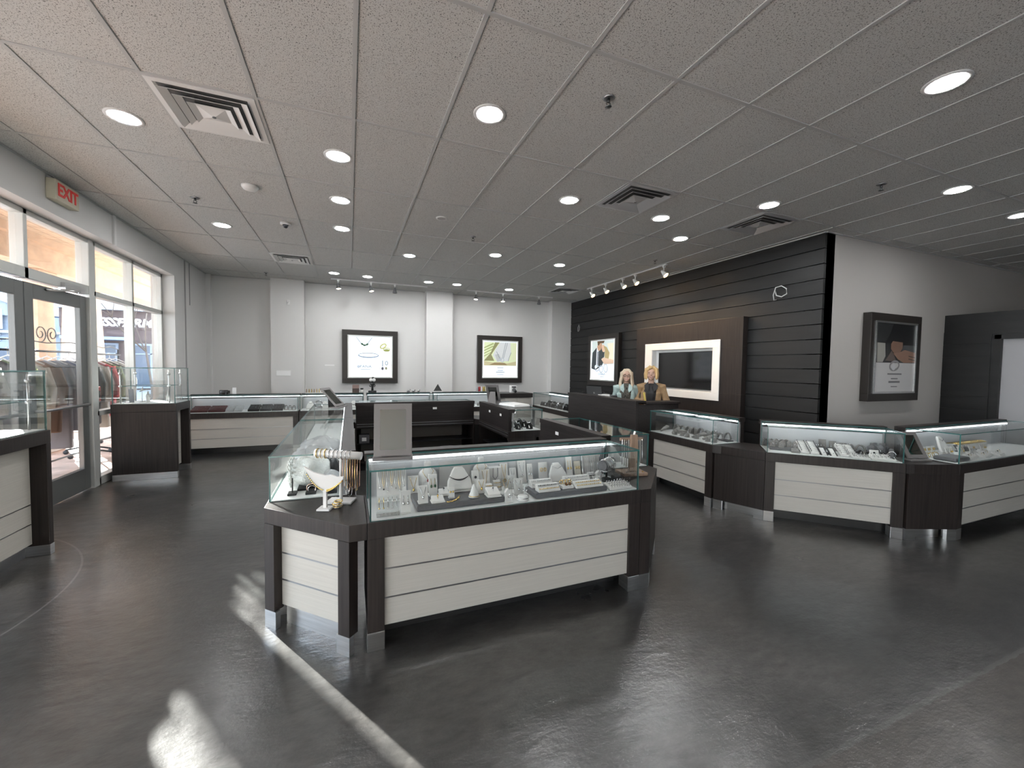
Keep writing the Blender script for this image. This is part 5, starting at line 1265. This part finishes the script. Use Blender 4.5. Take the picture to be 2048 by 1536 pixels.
for k in range(5): ringpost('%s grey ring stand from the left in the showcase by the ribbon spools' % W9[k], at('B4', .80 + .10 * k, .18), .06, None, 's', M_LGREY, 'grey ring stands by the ribbon spools')

# ---- display towers
t = thing('necklace_holder', 'curved clear necklace panel in the far glass display case', 'necklace stand', *at('T2', .33, .20, .976))
MB().prism([(-.02, 0), (.11, .0), (.11, .16), (.08, .19), (.02, .13), (-.015, .06)], -.006, .006, axis='y').build('panel', M_WHITEL, t)
card('tall grey stand near the window in the far glass display case', at('T2', .14, .52, .976, 1.2), .06, .17, 'chain', 's', None, M_GREYL, -.05)
bust('small white bust in the far glass display case', at('T2', .20, .36, .976), .14, .09, M_SILVER, 's')
t = thing('bird_ornament', 'white branching ornament in the middle of the far glass display case', 'ornament', *at('T2', .25, .44, .976))
MB().tube([(0, 0, 0), (0, 0, .13)], .005, 8).build('stem', M_WHITEL, t); MB().tube([(-.06, 0, .14), (0, 0, .15), (.08, .02, .19)], [.006, .012, .003], 8).tube([(0, 0, .15), (.05, -.03, .15)], [.008, .003], 8).build('branch', M_WHITEL, t); MB().lathe([(.03, 0), (.03, .006)], 14).build('base', M_WHITEL, t)
t = thing('bracelet_rack', 'clear notched rack in the near glass display case', 'bracelet stand', *at('T1', .16, .30, .976))
box('plate', -.05, .05, -.004, .004, 0, .20, M_ACR, t); box('foot', -.05, .05, -.04, .04, 0, .008, M_ACR, t)
for k in range(8): MB().tube([(-.05, 0, .03 + .021 * k), (-.085, 0, .034 + .021 * k)], .003, 6).build('peg', M_CHROME, t)
slab('grey_pad', 'round edged grey pad on the deck of the near glass display case', 'pad', at('T1', .12, .14, .976), .12, .09, .02, M_GREYL, .008)

# ---- counter-top things
ZK = DECK + .0005
t = thing('bracelet_bar', 'white T shaped stand with padded bracelet bar and hanging chains, left corner cabinet', 'bracelet stand', (-.045, 2.585, ZK), -.35)
MB().box(-.075, .075, -.05, .05, 0, .012).build('base', M_WHITEL, t, bevel=.003); MB().lathe([(.010, .012), (.009, .28)], 10).build('post', M_WHITEL, t)
MB().tube([(-.15, 0, .292), (.12, 0, .275)], .023, 18).build('bar', M_WHITEL, t)
for k in range(9):
    x = -.135 + k * .024; MB().ring((x, 0, .290 - k * .0015), .0265, .0022 if k % 2 else .0032, 'x', 18).build('bracelet', M_GOLD if k < 3 else M_SILVER, t)
for k in range(7):
    x = .02 + .014 * k; z0 = .262; d_ = .17 + .012 * (k % 3)
    MB().tube([(x, -.024, z0), (x - .004, -.02, z0 - d_ * .6), (x, -.016, z0 - d_), (x + .004, .0, z0 - d_ * .98), (x, .022, z0)], .0016, 5).build('chain', M_GOLD if k % 2 else mat('rose_gold', (.72, .45, .36), .25, 1.0), t)
for k in range(3): MB().ring((.035 + .012 * k, -.012, .105 - .02 * k), .028, .0018, 'x', 18).build('hoop', M_SILVER, t)
t = thing('necklace_wave', 'white wave topped necklace stand with gold coin chains in front of the T stand', 'necklace stand', (-.125, 2.475, ZK), -.35)
MB().prism([(-.036, -.036), (.036, -.036), (.036, .036), (-.036, .036)], 0, .012).build('base', M_WHITEL, t, bevel=.004); MB().box(-.009, .009, -.009, .009, .012, .11).build('post', M_WHITEL, t)
MB().prism([(-.014, .105), (.014, .105), (.05, .125), (.10, .172), (.103, .188), (.065, .186), (.035, .198), (.0, .194), (-.03, .203), (-.065, .212), (-.118, .246), (-.108, .226), (-.06, .150)], -.006, .006, axis='y').build('wave_board', M_WHITEL, t, bevel=.0015)
for s, h_ in ((-1, .085), (1, .05), (1, .058)):
    b_ = MB(); n_ = 13
    for k in range(n_):
        a = k / (n_ - 1); b_.ball((s * (.012 + .085 * a), -.010, .114 + h_ * a ** 1.5 - .008 * (h_ == .058)), .0042, sy=.5, n=8)
    b_.build('coin_chain', M_GOLD, t)
t = thing('stacked_bangles', 'loose gold and silver bangles lying in front of the T stand base', 'bangles', (-.062, 2.492, ZK))
for k in range(6): MB().ring((.004 * (k % 3) - .004, .003 * (k % 2), .004 + .006 * k), .026 - .001 * k, .0028, n=20, M=Matrix.Rotation(.10 * (k % 2), 4, 'X')).build('bangle', M_GOLD if k % 2 else M_SILVER, t)
# brown wooden stand on the right corner cabinet
M_BRW = mat('brown_walnut', (.27, .18, .125), .5, noise=((30, 30, 4), .25, 3))
t = thing('wooden_bracelet_stand', 'brown wooden stand with tall sides holding clear bagged chains on the right corner cabinet', 'necklace stand', (2.025, 2.54, ZK), -.15)
box('base', -.10, .10, -.075, .075, 0, .025, M_BRW, t, bevel=.004)
MB().prism([(-.042, .025), (.042, .025), (.026, .31), (-.026, .31)], -.04, -.016, axis='y').build('upright', M_BRW, t, bevel=.003)
MB().tube([(.0, -.02, .29), (.012, -.02, .335)], .008, 8).build('peg', M_WHITEL, t)
box('crossbar', -.095, .095, .0, .02, .26, .28, M_BRW, t)
for s in (-1, 1):
    for k in range(4): MB().tube([(s * (.03 + .018 * k), -.004, .27), (s * (.032 + .018 * k), -.01, .12), (s * (.03 + .018 * k), -.008, .05 + .01 * k)], .003, 6).build('chain', M_SILVER if k % 2 else mat('pale_bead', (.6, .6, .55), .3), t)
for k in range(4): MB().ball((-.07 + .045 * k, -.055, .030), .008, sz=.6, n=8).build('stud', M_GOLD if k > 1 else M_SILVER, t)
# mirrors
M_MIRF = mat('taupe_mirror_frame', (.155, .145, .143), .5)
def mirror(label, pos, rz, w=.22, h=.30, tilt=.16, back=False):
    t = thing('table_mirror', label, 'mirror', pos, rz)
    M = rx(-tilt, (0, 0, .022)); b = .034
    MB().box(-w / 2, w / 2, -.006, .006, 0, b, M=M).box(-w / 2, w / 2, -.006, .006, h - b, h, M=M).box(-w / 2, -w / 2 + b, -.006, .006, b, h - b, M=M).box(w / 2 - b, w / 2, -.006, .006, b, h - b, M=M).build('frame', M_MIRF, t)
    MB().box(-w / 2 + b - .003, w / 2 - b + .003, -.002, .004, b - .003, h - b + .003, M=M).build('glass', M_MIRROR, t)
    MB().box(-w / 2 - .005, w / 2 + .005, -.035, .06, 0, .018).build('foot', M_MIRF, t, bevel=.004)
    p0 = M @ Vector((0, .006, h * .62))
    MB().quad([(-w * .2, p0.y, p0.z), (w * .2, p0.y, p0.z), (w * .32, .11, .012), (-w * .32, .11, .012)]).quad([(-w * .2, p0.y + .006, p0.z), (w * .2, p0.y + .006, p0.z), (w * .32, .118, .012), (-w * .32, .118, .012)][::-1]).build('strut', M_MIRF, t)
    MB().box(-w * .32, w * .32, .05, .12, 0, .012).build('strut_foot', M_MIRF, t)
    return t
mirror('tall taupe framed mirror on the glass at the left end of the front showcase', (.235, 2.415, ZL), -.12, .212, .30, .12)
mirror('mirror tilted back on the glass of the far left island showcase, seen edge on', (-.10, 5.55, ZL), 1.15, .24, .30, .75)
mirror('dark mirror seen from behind on the far right island glass beside the white folder', (2.02, 5.72, ZL), PI * .78, .20, .28, .45)
mirror('grey mirror tilted on the dark corner cabinet at right between two showcases', (4.885, 2.055, ZK), -.30, .20, .26, .52)
t = thing('folder', 'white folder lying open on the far right island glass', 'folder', (2.16, 5.28, ZL), .2)
MB().box(-.13, .13, -.20, .20, 0, .02).build('cover', mat('bright_paper', (.85, .85, .85), .4), t, bevel=.003); box('pages', -.12, .12, -.19, .19, .02, .03, M_WHITE, t); box('spine', .13, .17, -.18, .18, 0, .026, M_CHROMED, t)
# ------------------------------------------------------------------ things on the back row tops and the desk
ZT = TOP + .0005
t = thing('storage_tin', 'black round tin at the left end of the back counter', 'tin', (-1.99, 8.285, ZT))
MB().lathe([(.062, 0), (.064, .03), (.064, .062), (.058, .068)], 24).build('body', M_BLACK, t); MB().ring((0, 0, .04), .064, .003, n=24).build('rim', M_CHROMED, t)
box('tab', .062, .085, -.02, .02, .01, .06, M_BLACK, t)
t = thing('stand_card', 'white card leaning beside the black tin on the back counter', 'card', (-1.84, 8.29, ZT))
MB().box(-.03, .03, -.003, .003, 0, .11, M=rx(-.15)).build('card', M_WHITE, t); box('foot', -.03, .03, -.01, .04, 0, .004, M_WHITE, t)
t = thing('bangle_display', 'row of gold and brown bangles on the back counter behind the tilted mirror', 'bangle stand', (-.55, 8.285, ZT))
box('base', -.19, .19, -.03, .03, 0, .012, M_WHITEL, t)
for k in range(9): MB().ring((-.17 + .042 * k, 0, .042), .034, .006, 'x', 16).build('bangle', M_GOLD if k % 3 else M_BRW, t)
t = thing('gift_box', 'small dark picture box on the back counter under the emerald poster', 'box', (.12, 8.285, ZT))
box('box', -.06, .06, -.04, .04, 0, .085, mat('dark_brown_card', (.05, .03, .025), .5), t, bevel=.003); MB().box(-.06, .06, -.004, .004, 0, .065, M=rx(.0, (0, .035, .085))).build('lid', mat('pinkish_card', (.28, .19, .17), .5), t)
t = thing('jar', 'small jar with a dark lid beside the dark picture box', 'jar', (.23, 8.285, ZT))
MB().lathe([(.028, 0), (.03, .05), (.026, .06)], 16).build('body', M_WHITEL, t); MB().lathe([(.028, .06), (.028, .09)], 16).build('lid', M_BLACK, t)
t = thing('figurine', 'black and white figurine with round white head on the counter under the emerald poster', 'figurine', (.42, 8.285, ZT))
box('base', -.075, .075, -.035, .035, 0, .04, M_BLACK, t, bevel=.008); MB().lathe([(.022, .04), (.018, .10), (.036, .15), (.040, .19), (.02, .215)], 16).build('body', M_BLACK, t)
MB().ball((-.026, -.01, .245), .034, n=14).ball((.028, -.01, .245), .034, n=14).build('head', M_WHITE, t); MB().ball((.012, .02, .285), .022, n=10).build('hat', M_BLACK, t)
for s in (-1, 1): MB().tube([(s * .035, 0, .18), (s * .05, -.01, .13), (s * .03, -.02, .11)], .009, 8).build('arm', M_BLACK, t)
for k in range(3):
    t = thing('animal_ornament', '%s small dark metal ornament on the back counter left of the pyramid' % ('left', 'middle', 'right')[k], 'ornament', (1.10 + .10 * k, 8.285, ZT), .4 * k)
    MB().ball((0, 0, .022), .022, sx=1.6, n=10).build('body', M_CHROMED, t); MB().ball((.036, 0, .04 + .01 * (k == 0)), .013, n=8).build('head', M_CHROMED, t)
    for s in (-1, 1): MB().tube([(s * .02, 0, .02), (s * .022, 0, 0)], .005, 6).build('leg', M_CHROMED, t)
t = thing('pyramid_display', 'black triangular display with rows of small pearls on the back counter', 'ornament', (1.69, 8.285, ZT))
MB().prism([(-.085, .02), (.085, .02), (0, .16)], -.012, .012, axis='y').build('board', M_BLACK, t); box('base', -.09, .09, -.03, .03, 0, .02, M_WHITE, t)
pb = MB()
for r in range(5):
    for c in range(5 - r): pb.ball((-.052 + .026 * c + .013 * r, -.014, .036 + .022 * r), .006, n=6)
pb.build('pearls', M_SILVER, t)
M_RIB = [mat('grey_ribbon', (.35, .35, .37), .4), mat('red_ribbon', (.32, .012, .02), .35), mat('white_ribbon', (.7, .66, .65), .4), mat('gold_ribbon', (.45, .34, .09), .35), mat('cream_ribbon', (.70, .66, .50), .4), mat('olive_ribbon', (.20, .16, .07), .4)]
for k, nm in enumerate(('grey', 'dark red', 'white', 'gold', 'cream', 'olive')):
    t = thing('ribbon_roll', '%s ribbon roll standing on the back counter below the leaf poster' % nm, 'ribbon', (2.53 + .049 * k, 8.28, ZT), 0, 'ribbon rolls on the back counter')
    MB().lathe([(.021, .004), (.0235, .01), (.0235, .098), (.021, .104)], 18).build('ribbon', M_RIB[k], t); MB().lathe([(.024, 0), (.024, .004)], 18).build('spool_end', M_WHITE, t)
t = thing('tape_dispenser', 'black tape dispenser right of the ribbon rolls', 'dispenser', (2.865, 8.28, ZT), .3)
MB().prism([(-.04, 0), (.045, 0), (.05, .02), (.015, .045), (-.03, .045), (-.045, .02)], -.02, .02, axis='y').build('body', M_BLACK, t, bevel=.004); MB().lathe([(.022, -.014), (.022, .014)], 16, M=Matrix.Translation((-.005, 0, .045)) @ Matrix.Rotation(PI / 2, 4, 'X')).build('tape_reel', M_CHROMED, t)
t = thing('counter_scale', 'small white appliance with a dark dial on the white cupboard', 'appliance', (3.33, 8.22, .9405))
box('body', -.075, .075, -.05, .05, 0, .15, M_WHITE, t, bevel=.012); MB().lathe([(.045, 0), (.045, .01)], 18, M=Matrix.Translation((0, -.05, .06)) @ Matrix.Rotation(PI / 2, 4, 'X')).build('dial', M_CHROMED, t); box('display', -.05, .05, -.053, -.05, .11, .135, M_GEM, t)
MB().ball((.03, -.075, .03), .03, n=10).build('scoop', M_BLACK, t)
# desk things
t = thing('laptop', 'dark grey laptop screen seen from behind at the left end of the cash desk', 'laptop', (3.80, 5.74, .951), -PI / 2 + .2)
box('keyboard', -.17, .17, .0, .22, 0, .016, mat('laptop_grey', (.06, .062, .065), .4, .4), t, bevel=.004)
Ml = rx(.15, (0, 0, .012)); MB().box(-.17, .17, -.008, 0, 0, .235, M=Ml).build('lid', mat('laptop_grey', (.06, .062, .065), .4, .4), t); MB().lathe([(.016, 0), (.016, .001)], 16, M=Ml @ Matrix.Translation((0, -.008, .13)) @ Matrix.Rotation(PI / 2, 4, 'X')).build('round_badge', M_CHROME, t)
t = thing('speaker', 'small black speaker left of the laptop on the cash desk', 'speaker', (3.72, 5.97, .951))
box('case', -.03, .03, -.03, .03, 0, .15, M_BLACK, t, bevel=.006); MB().lathe([(.02, 0), (.02, .003)], 14, M=Matrix.Translation((-.03, 0, .09)) @ Matrix.Rotation(-PI / 2, 4, 'Y')).build('cone', M_CHROMED, t)
t = thing('note_tray', 'white paper tray with note pads on the cash desk beside the laptop', 'tray', (3.72, 5.38, 1.0455), PI / 2)
box('tray', -.12, .12, -.05, .05, 0, .02, M_WHITE, t, bevel=.004); box('note_pad', -.10, -.01, -.04, .04, .02, .05, M_WHITE, t); box('note_pad', .01, .10, -.04, .04, .02, .036, M_WHITE, t)
MB().tube([(-.02, 0, .05), (-.01, .01, .085)], .004, 6).build('pen', M_BLACK, t)
t = thing('printer', 'small black receipt printer between the laptop and the women', 'printer', (3.98, 5.55, .951), -PI / 2)
box('body', -.09, .09, -.08, .08, 0, .10, M_BLACK, t, bevel=.01); box('paper_slot', -.06, .06, -.02, 0, .10, .103, M_CHROMED, t); box('lid', -.085, .085, .0, .075, .10, .112, M_GREYL, t)
# bins and boxes inside the island, on the open shelves
t = thing('storage_box', 'grey box on the low shelf inside the far island showcase', 'box', (.20, 6.20, .379))
box('body', -.07, .07, -.06, .06, 0, .12, M_GREYL, t, bevel=.004); box('label', -.03, .03, -.063, -.06, .03, .08, M_WHITE, t)
t = thing('waste_bin', 'small black waste bin standing inside the island by the far showcase', 'bin', (1.35, 5.86, 0))
MB().lathe([(.10, 0), (.13, .30), (.125, .30), (.095, .01)], 18).build('body', M_BLACK, t); MB().ring((0, 0, .30), .13, .006, n=20).build('rim', M_CHROMED, t)
# ------------------------------------------------------------------ the two women behind the cash desk
def fuse(mb, name, m, parent, voxel=.007, smooth=6):
    """join overlapping tapered forms into one continuous smooth surface"""
    o = mb.build(name, m)
    r = o.modifiers.new('r', 'REMESH'); r.mode = 'VOXEL'; r.voxel_size = voxel
    s = o.modifiers.new('s', 'SMOOTH'); s.factor = .5; s.iterations = smooth
    me = evaluated_mesh(o, name); old = o.data
    n = bpy.data.objects.new(name, me); bpy.data.objects.remove(o); bpy.data.meshes.remove(old)
    n.name = name
    me.materials.clear(); me.materials.append(m)
    me.polygons.foreach_set('use_smooth', [True] * len(me.polygons))
    C.objects.link(n); n.parent = parent
    return n
def hand(mb, w, d, side, s):
    """palm, four fingers of unequal length, slightly curled, and a thumb from the side of the palm"""
    w = Vector(w); d = Vector(d).normalized(); up = Vector((0, 0, 1)); a = d.cross(up).normalized() * side
    p = w + d * .045 * s
    mb.tube([w, p, w + d * .085 * s], [.022 * s, .030 * s, .030 * s], 10)
    for k, L in enumerate((.062, .072, .068, .052)):
        b = w + d * .08 * s + a * (.026 - .0175 * k) * s
        mb.tube([b, b + d * L * .45 * s - up * .006 * s, b + d * L * .8 * s - up * .022 * s, b + d * L * .95 * s - up * .04 * s], [.0092 * s, .0088 * s, .008 * s, .0065 * s], 8)
    b = w + d * .03 * s + a * .026 * s
    mb.tube([b, b + (d * .6 + a * .8) * .035 * s, b + (d * .9 + a * .5) * .065 * s - up * .012 * s], [.012 * s, .010 * s, .008 * s], 8)
def woman(label, loc, rz, height, skin, hairm, coat, shirt, trousers, long_hair, glasses, arms, tilt=0.0):
    t = thing('person', label, 'person', loc, rz)
    s = height / 1.60
    def V(x, y, z): return (x * s, y * s, z * s)
    HM = Matrix.Translation(V(0, -.005, 1.40)) @ Matrix.Rotation(tilt, 4, 'Y') @ Matrix.Translation(V(0, .005, -1.40))
    b = MB()
    b.tube([V(0, 0, .80), V(0, 0, .90), V(0, 0, 1.02), V(0, -.01, 1.16), V(0, 0, 1.26), V(0, .005, 1.335), V(0, .0, 1.37)], [r * s for r in (.125, .14, .112, .125, .12, .06, .05)], 18)
    b.tube([V(0, .005, 1.32), V(0, -.003, 1.42)], [.052 * s, .046 * s], 14)
    b.ball(V(0, -.012, 1.505), .079 * s, sx=.97, sy=1.16, sz=1.32, n=26, M=HM)          # skull
    b.ball(V(0, -.055, 1.445), .052 * s, sx=1.0, sy=.85, sz=1.0, n=18, M=HM)            # jaw
    b.ball(V(0, -.088, 1.412), .019 * s, n=12, M=HM)                                    # chin
    b.tube([V(0, -.100, 1.505), V(0, -.112, 1.475), V(0, -.104, 1.464)], [.009 * s, .0125 * s, .010 * s], 10, M=HM)   # nose
    for k in (-1, 1):
        b.ball(V(k * .040, -.078, 1.468), .024 * s, n=12, M=HM)                         # cheek
        b.ball(V(k * .030, -.092, 1.525), .013 * s, sx=1.6, n=10, M=HM)                 # brow
        b.ball(V(k * .080, -.005, 1.488), .020 * s, sx=.45, sz=1.5, n=10, M=HM)         # ear
        b.tube([V(k * .085, 0, .86), V(k * .10, -.01, .66), V(k * .10, -.02, .46), V(k * .10, .015, .26), V(k * .10, .02, .08)], [r * s for r in (.088, .078, .056, .052, .038)], 14)
        b.tube([V(k * .10, .03, .045), V(k * .105, -.06, .04), V(k * .11, -.14, .028)], [.042 * s, .040 * s, .028 * s], 12)
        A = arms[0 if k < 0 else 1]
        b.tube([V(k * .10, 0, 1.285), V(k * .165, 0, 1.285), V(*A[0]), V(*A[1])], [r * s for r in (.055, .058, .043, .026)], 12)
        d = Vector(A[1]) - Vector(A[0])
        hand(b, V(*A[1]), (d.x * .4, d.y, min(0, d.z) * .3), -k, s)
    fuse(b, 'body', skin, t, .0065 * s, 4)
    for k in (-1, 1):
        e = MB().ball(V(k * .031, -.0975, 1.500), .0072 * s, sx=1.45, sz=.8, n=10, M=HM).build('eye', mat('eye_white', (.42, .40, .38), .3), t); MB().ball(V(k * .031, -.1045, 1.500), .0045 * s, n=8, M=HM).build('iris', M_GEM, e)
        MB().tube([V(k * .018, -.106, 1.522), V(k * .032, -.106, 1.527), V(k * .048, -.097, 1.521)], .0035 * s, 6, M=HM).build('eyebrow', mat('eyebrow_brown', (.20, .12, .06), .7), t)
    MB().tube([V(-.027, -.103, 1.447), V(-.014, -.110, 1.440), V(0, -.112, 1.438), V(.014, -.110, 1.440), V(.027, -.103, 1.447)], [.003 * s, .006 * s, .0065 * s, .006 * s, .003 * s], 8, M=HM).build('mouth', mat('lips_red', (.36, .09, .08), .4), t)
    MB().tube([V(-.02, -.109, 1.4435), V(0, -.1145, 1.4425), V(.02, -.109, 1.4435)], .0034 * s, 6, M=HM).build('teeth', M_WHITE, t)
    # hair
    h = MB()
    h.ball(V(0, .012, 1.527), .090 * s, sx=1.0, sy=1.12, sz=1.12, n=26, M=HM)
    if long_hair:
        for k in (-1, 1):
            for j in range(6):
                y = -.055 + .022 * j; x = .070 + .004 * j
                h.tube([V(k * .03, y * .7 + .005, 1.615 - .004 * j), V(k * (x + .004), y, 1.55), V(k * (x + .012), y - .006, 1.44), V(k * (x + .026), y - .03, 1.34), V(k * (x + .020), y - .065 + .01 * j, 1.24 - .012 * (j % 3))], [r * s for r in (.020, .022, .022, .022, .010)], 8)
        h.tube([V(0, .075, 1.55), V(0, .085, 1.42), V(0, .09, 1.30)], [.07 * s, .07 * s, .05 * s], 14)
    else:
        for k in (-1, 1):
            for j in range(6):
                y = -.062 + .024 * j; x = .070 + .003 * j
                h.tube([V(k * .015, y * .8, 1.625 - .003 * j), V(k * (x + .006), y - .004, 1.57), V(k * (x + .012), y - .008, 1.49), V(k * (x + .010), y - .010, 1.43), V(k * (x + .002), y - .010, 1.40)], [r * s for r in (.022, .026, .026, .022, .010)], 8)
        h.tube([V(0, .07, 1.57), V(0, .085, 1.46), V(0, .07, 1.40)], [.075 * s, .07 * s, .045 * s], 14)
        h.tube([V(.02, -.06, 1.605), V(-.03, -.088, 1.585), V(-.065, -.075, 1.55)], [.02 * s, .022 * s, .014 * s], 8, M=HM)
    fuse(h, 'hair', hairm, t, .006 * s, 7)
    # trousers and shoes
    q = MB(); q.tube([V(0, 0, .98), V(0, 0, .86)], [.128 * s, .150 * s], 18)
    for k in (-1, 1): q.tube([V(k * .08, 0, .88), V(k * .10, -.01, .66), V(k * .10, -.015, .46), V(k * .10, .015, .26), V(k * .10, .02, .09)], [r * s for r in (.100, .092, .072, .068, .062)], 14)
    fuse(q, 'trousers', trousers, t, .009, 4)
    for k in (-1, 1): fuse(MB().tube([V(k * .10, .045, .05), V(k * .105, -.06, .045), V(k * .11, -.155, .034)], [.052 * s, .048 * s, .034 * s], 14), 'shoe', M_BLACK, t, .008, 3)
    # shirt under the open jacket
    p = MB(); p.tube([V(0, -.012, .94), V(0, -.016, 1.06), V(0, -.024, 1.18), V(0, -.014, 1.27), V(0, .0, 1.325 if not long_hair else 1.36)], [r * s for r in (.140, .128, .134, .115, .066)], 20)
    fuse(p, 'shirt', shirt, t, .008, 4)
    # jacket: two fronts with a gap, back and sleeves
    j = MB()
    j.tube([V(0, .018, .90), V(0, .016, 1.04), V(0, .012, 1.18), V(0, .012, 1.28), V(0, .014, 1.33)], [r * s for r in (.158, .142, .147, .130, .072)], 22)
    for k in (-1, 1):
        j.tube([V(k * .098, -.050, .90), V(k * .088, -.052, 1.05), V(k * .085, -.058, 1.18), V(k * .085, -.030, 1.28), V(k * .06, .0, 1.325)], [r * s for r in (.080, .075, .074, .060, .040)], 14)
        A = arms[0 if k < 0 else 1]
        w = Vector(A[0]) + (Vector(A[1]) - Vector(A[0])) * .86
        j.tube([V(k * .09, 0, 1.285), V(k * .168, 0, 1.282), V(*A[0]), V(*w)], [r * s for r in (.070, .074, .062, .050)], 14)
    fuse(j, 'jacket', coat, t, .008, 4)
    col = mat('black_collar', (.012, .012, .014), .7) if not long_hair else coat
    for k in (-1, 1):
        c = MB().prism([(k * .045, 1.375), (k * .105, 1.315), (k * .10, 1.255), (k * .045, 1.20), (k * .030, 1.26)], -.006, .006, axis='y', M=Matrix.Scale(s, 4) @ Matrix.Translation((0, -.128, 0)) @ Matrix.Translation((0, 0, 1.28)) @ Matrix.Rotation(-.42, 4, 'X') @ Matrix.Translation((0, 0, -1.28)))
        c.build('collar', col, t, bevel=.003)
    if glasses:
        g_ = MB()
        for k in (-1, 1):
            g_.ring(V(k * .033, -.112, 1.499), .024 * s, .0032 * s, 'y', 18, M=HM, sy=.82); g_.tube([V(k * .056, -.110, 1.505), V(k * .082, -.01, 1.503)], .0025 * s, 6, M=HM)
        g_.tube([V(-.010, -.114, 1.503), V(.010, -.114, 1.503)], .0028 * s, 6, M=HM).build('glasses', M_BLACK, t)
    return t
SK = mat('fair_skin', (.52, .33, .255), .55); HB = mat('pale_blonde_hair', (.56, .46, .34), .5, noise=((60, 60, 8), .25, 3)); HG = mat('golden_blonde_hair', (.55, .37, .17), .5, noise=((60, 60, 8), .3, 3))
MINT = mat('pale_mint_denim', (.36, .46, .45), .8, noise=((25, 25, 25), .12, 4)); TAN = mat('tan_jacket_cloth', (.30, .195, .105), .8, noise=((18, 18, 18), .2, 4))
m = mat('dark_patterned_shirt', (.06, .055, .045), .8, noise=((55, 55, 55), .95, 2)); BS = mat('black_shirt', (.012, .012, .014), .7)
JN = mat('dark_jeans', (.03, .04, .06), .8)
woman('woman with long blonde hair, glasses and pale mint jacket, at left behind cash desk', (4.20, 5.45, 0), -.655, 1.475, SK, HB, MINT, m, JN, True, True, (((-.235, -.02, 1.06), (-.17, -.20, .99)), ((.235, -.02, 1.06), (.16, -.20, .99))), .05)
woman('woman with blonde bob, tan jacket and black collar, at right behind cash desk', (4.42, 5.12, 0), -.70, 1.52, SK, HG, TAN, BS, JN, False, False, (((-.22, .0, 1.05), (-.10, -.19, 1.03)), ((.245, -.01, 1.05), (.20, -.17, .95))), -.06)
_c, _s = math.cos(-.70), math.sin(-.70)
hx, hy, hz = -.075, -.235, .975
t = thing('tape_measure', 'yellow strip held upright by the woman in the tan jacket', 'ruler', (4.42 + hx * _c - hy * _s, 5.12 + hx * _s + hy * _c, hz), -.70)
MB().box(-.011, .011, -.003, .003, 0, .165, M=Matrix.Rotation(-.18, 4, 'Y')).build('strip', mat('yellow_plastic', (.62, .50, .10), .5), t, bevel=.001); MB().box(-.012, .012, -.005, .005, 0, .02, M=Matrix.Rotation(-.18, 4, 'Y')).build('end_clip', M_CHROMED, t)
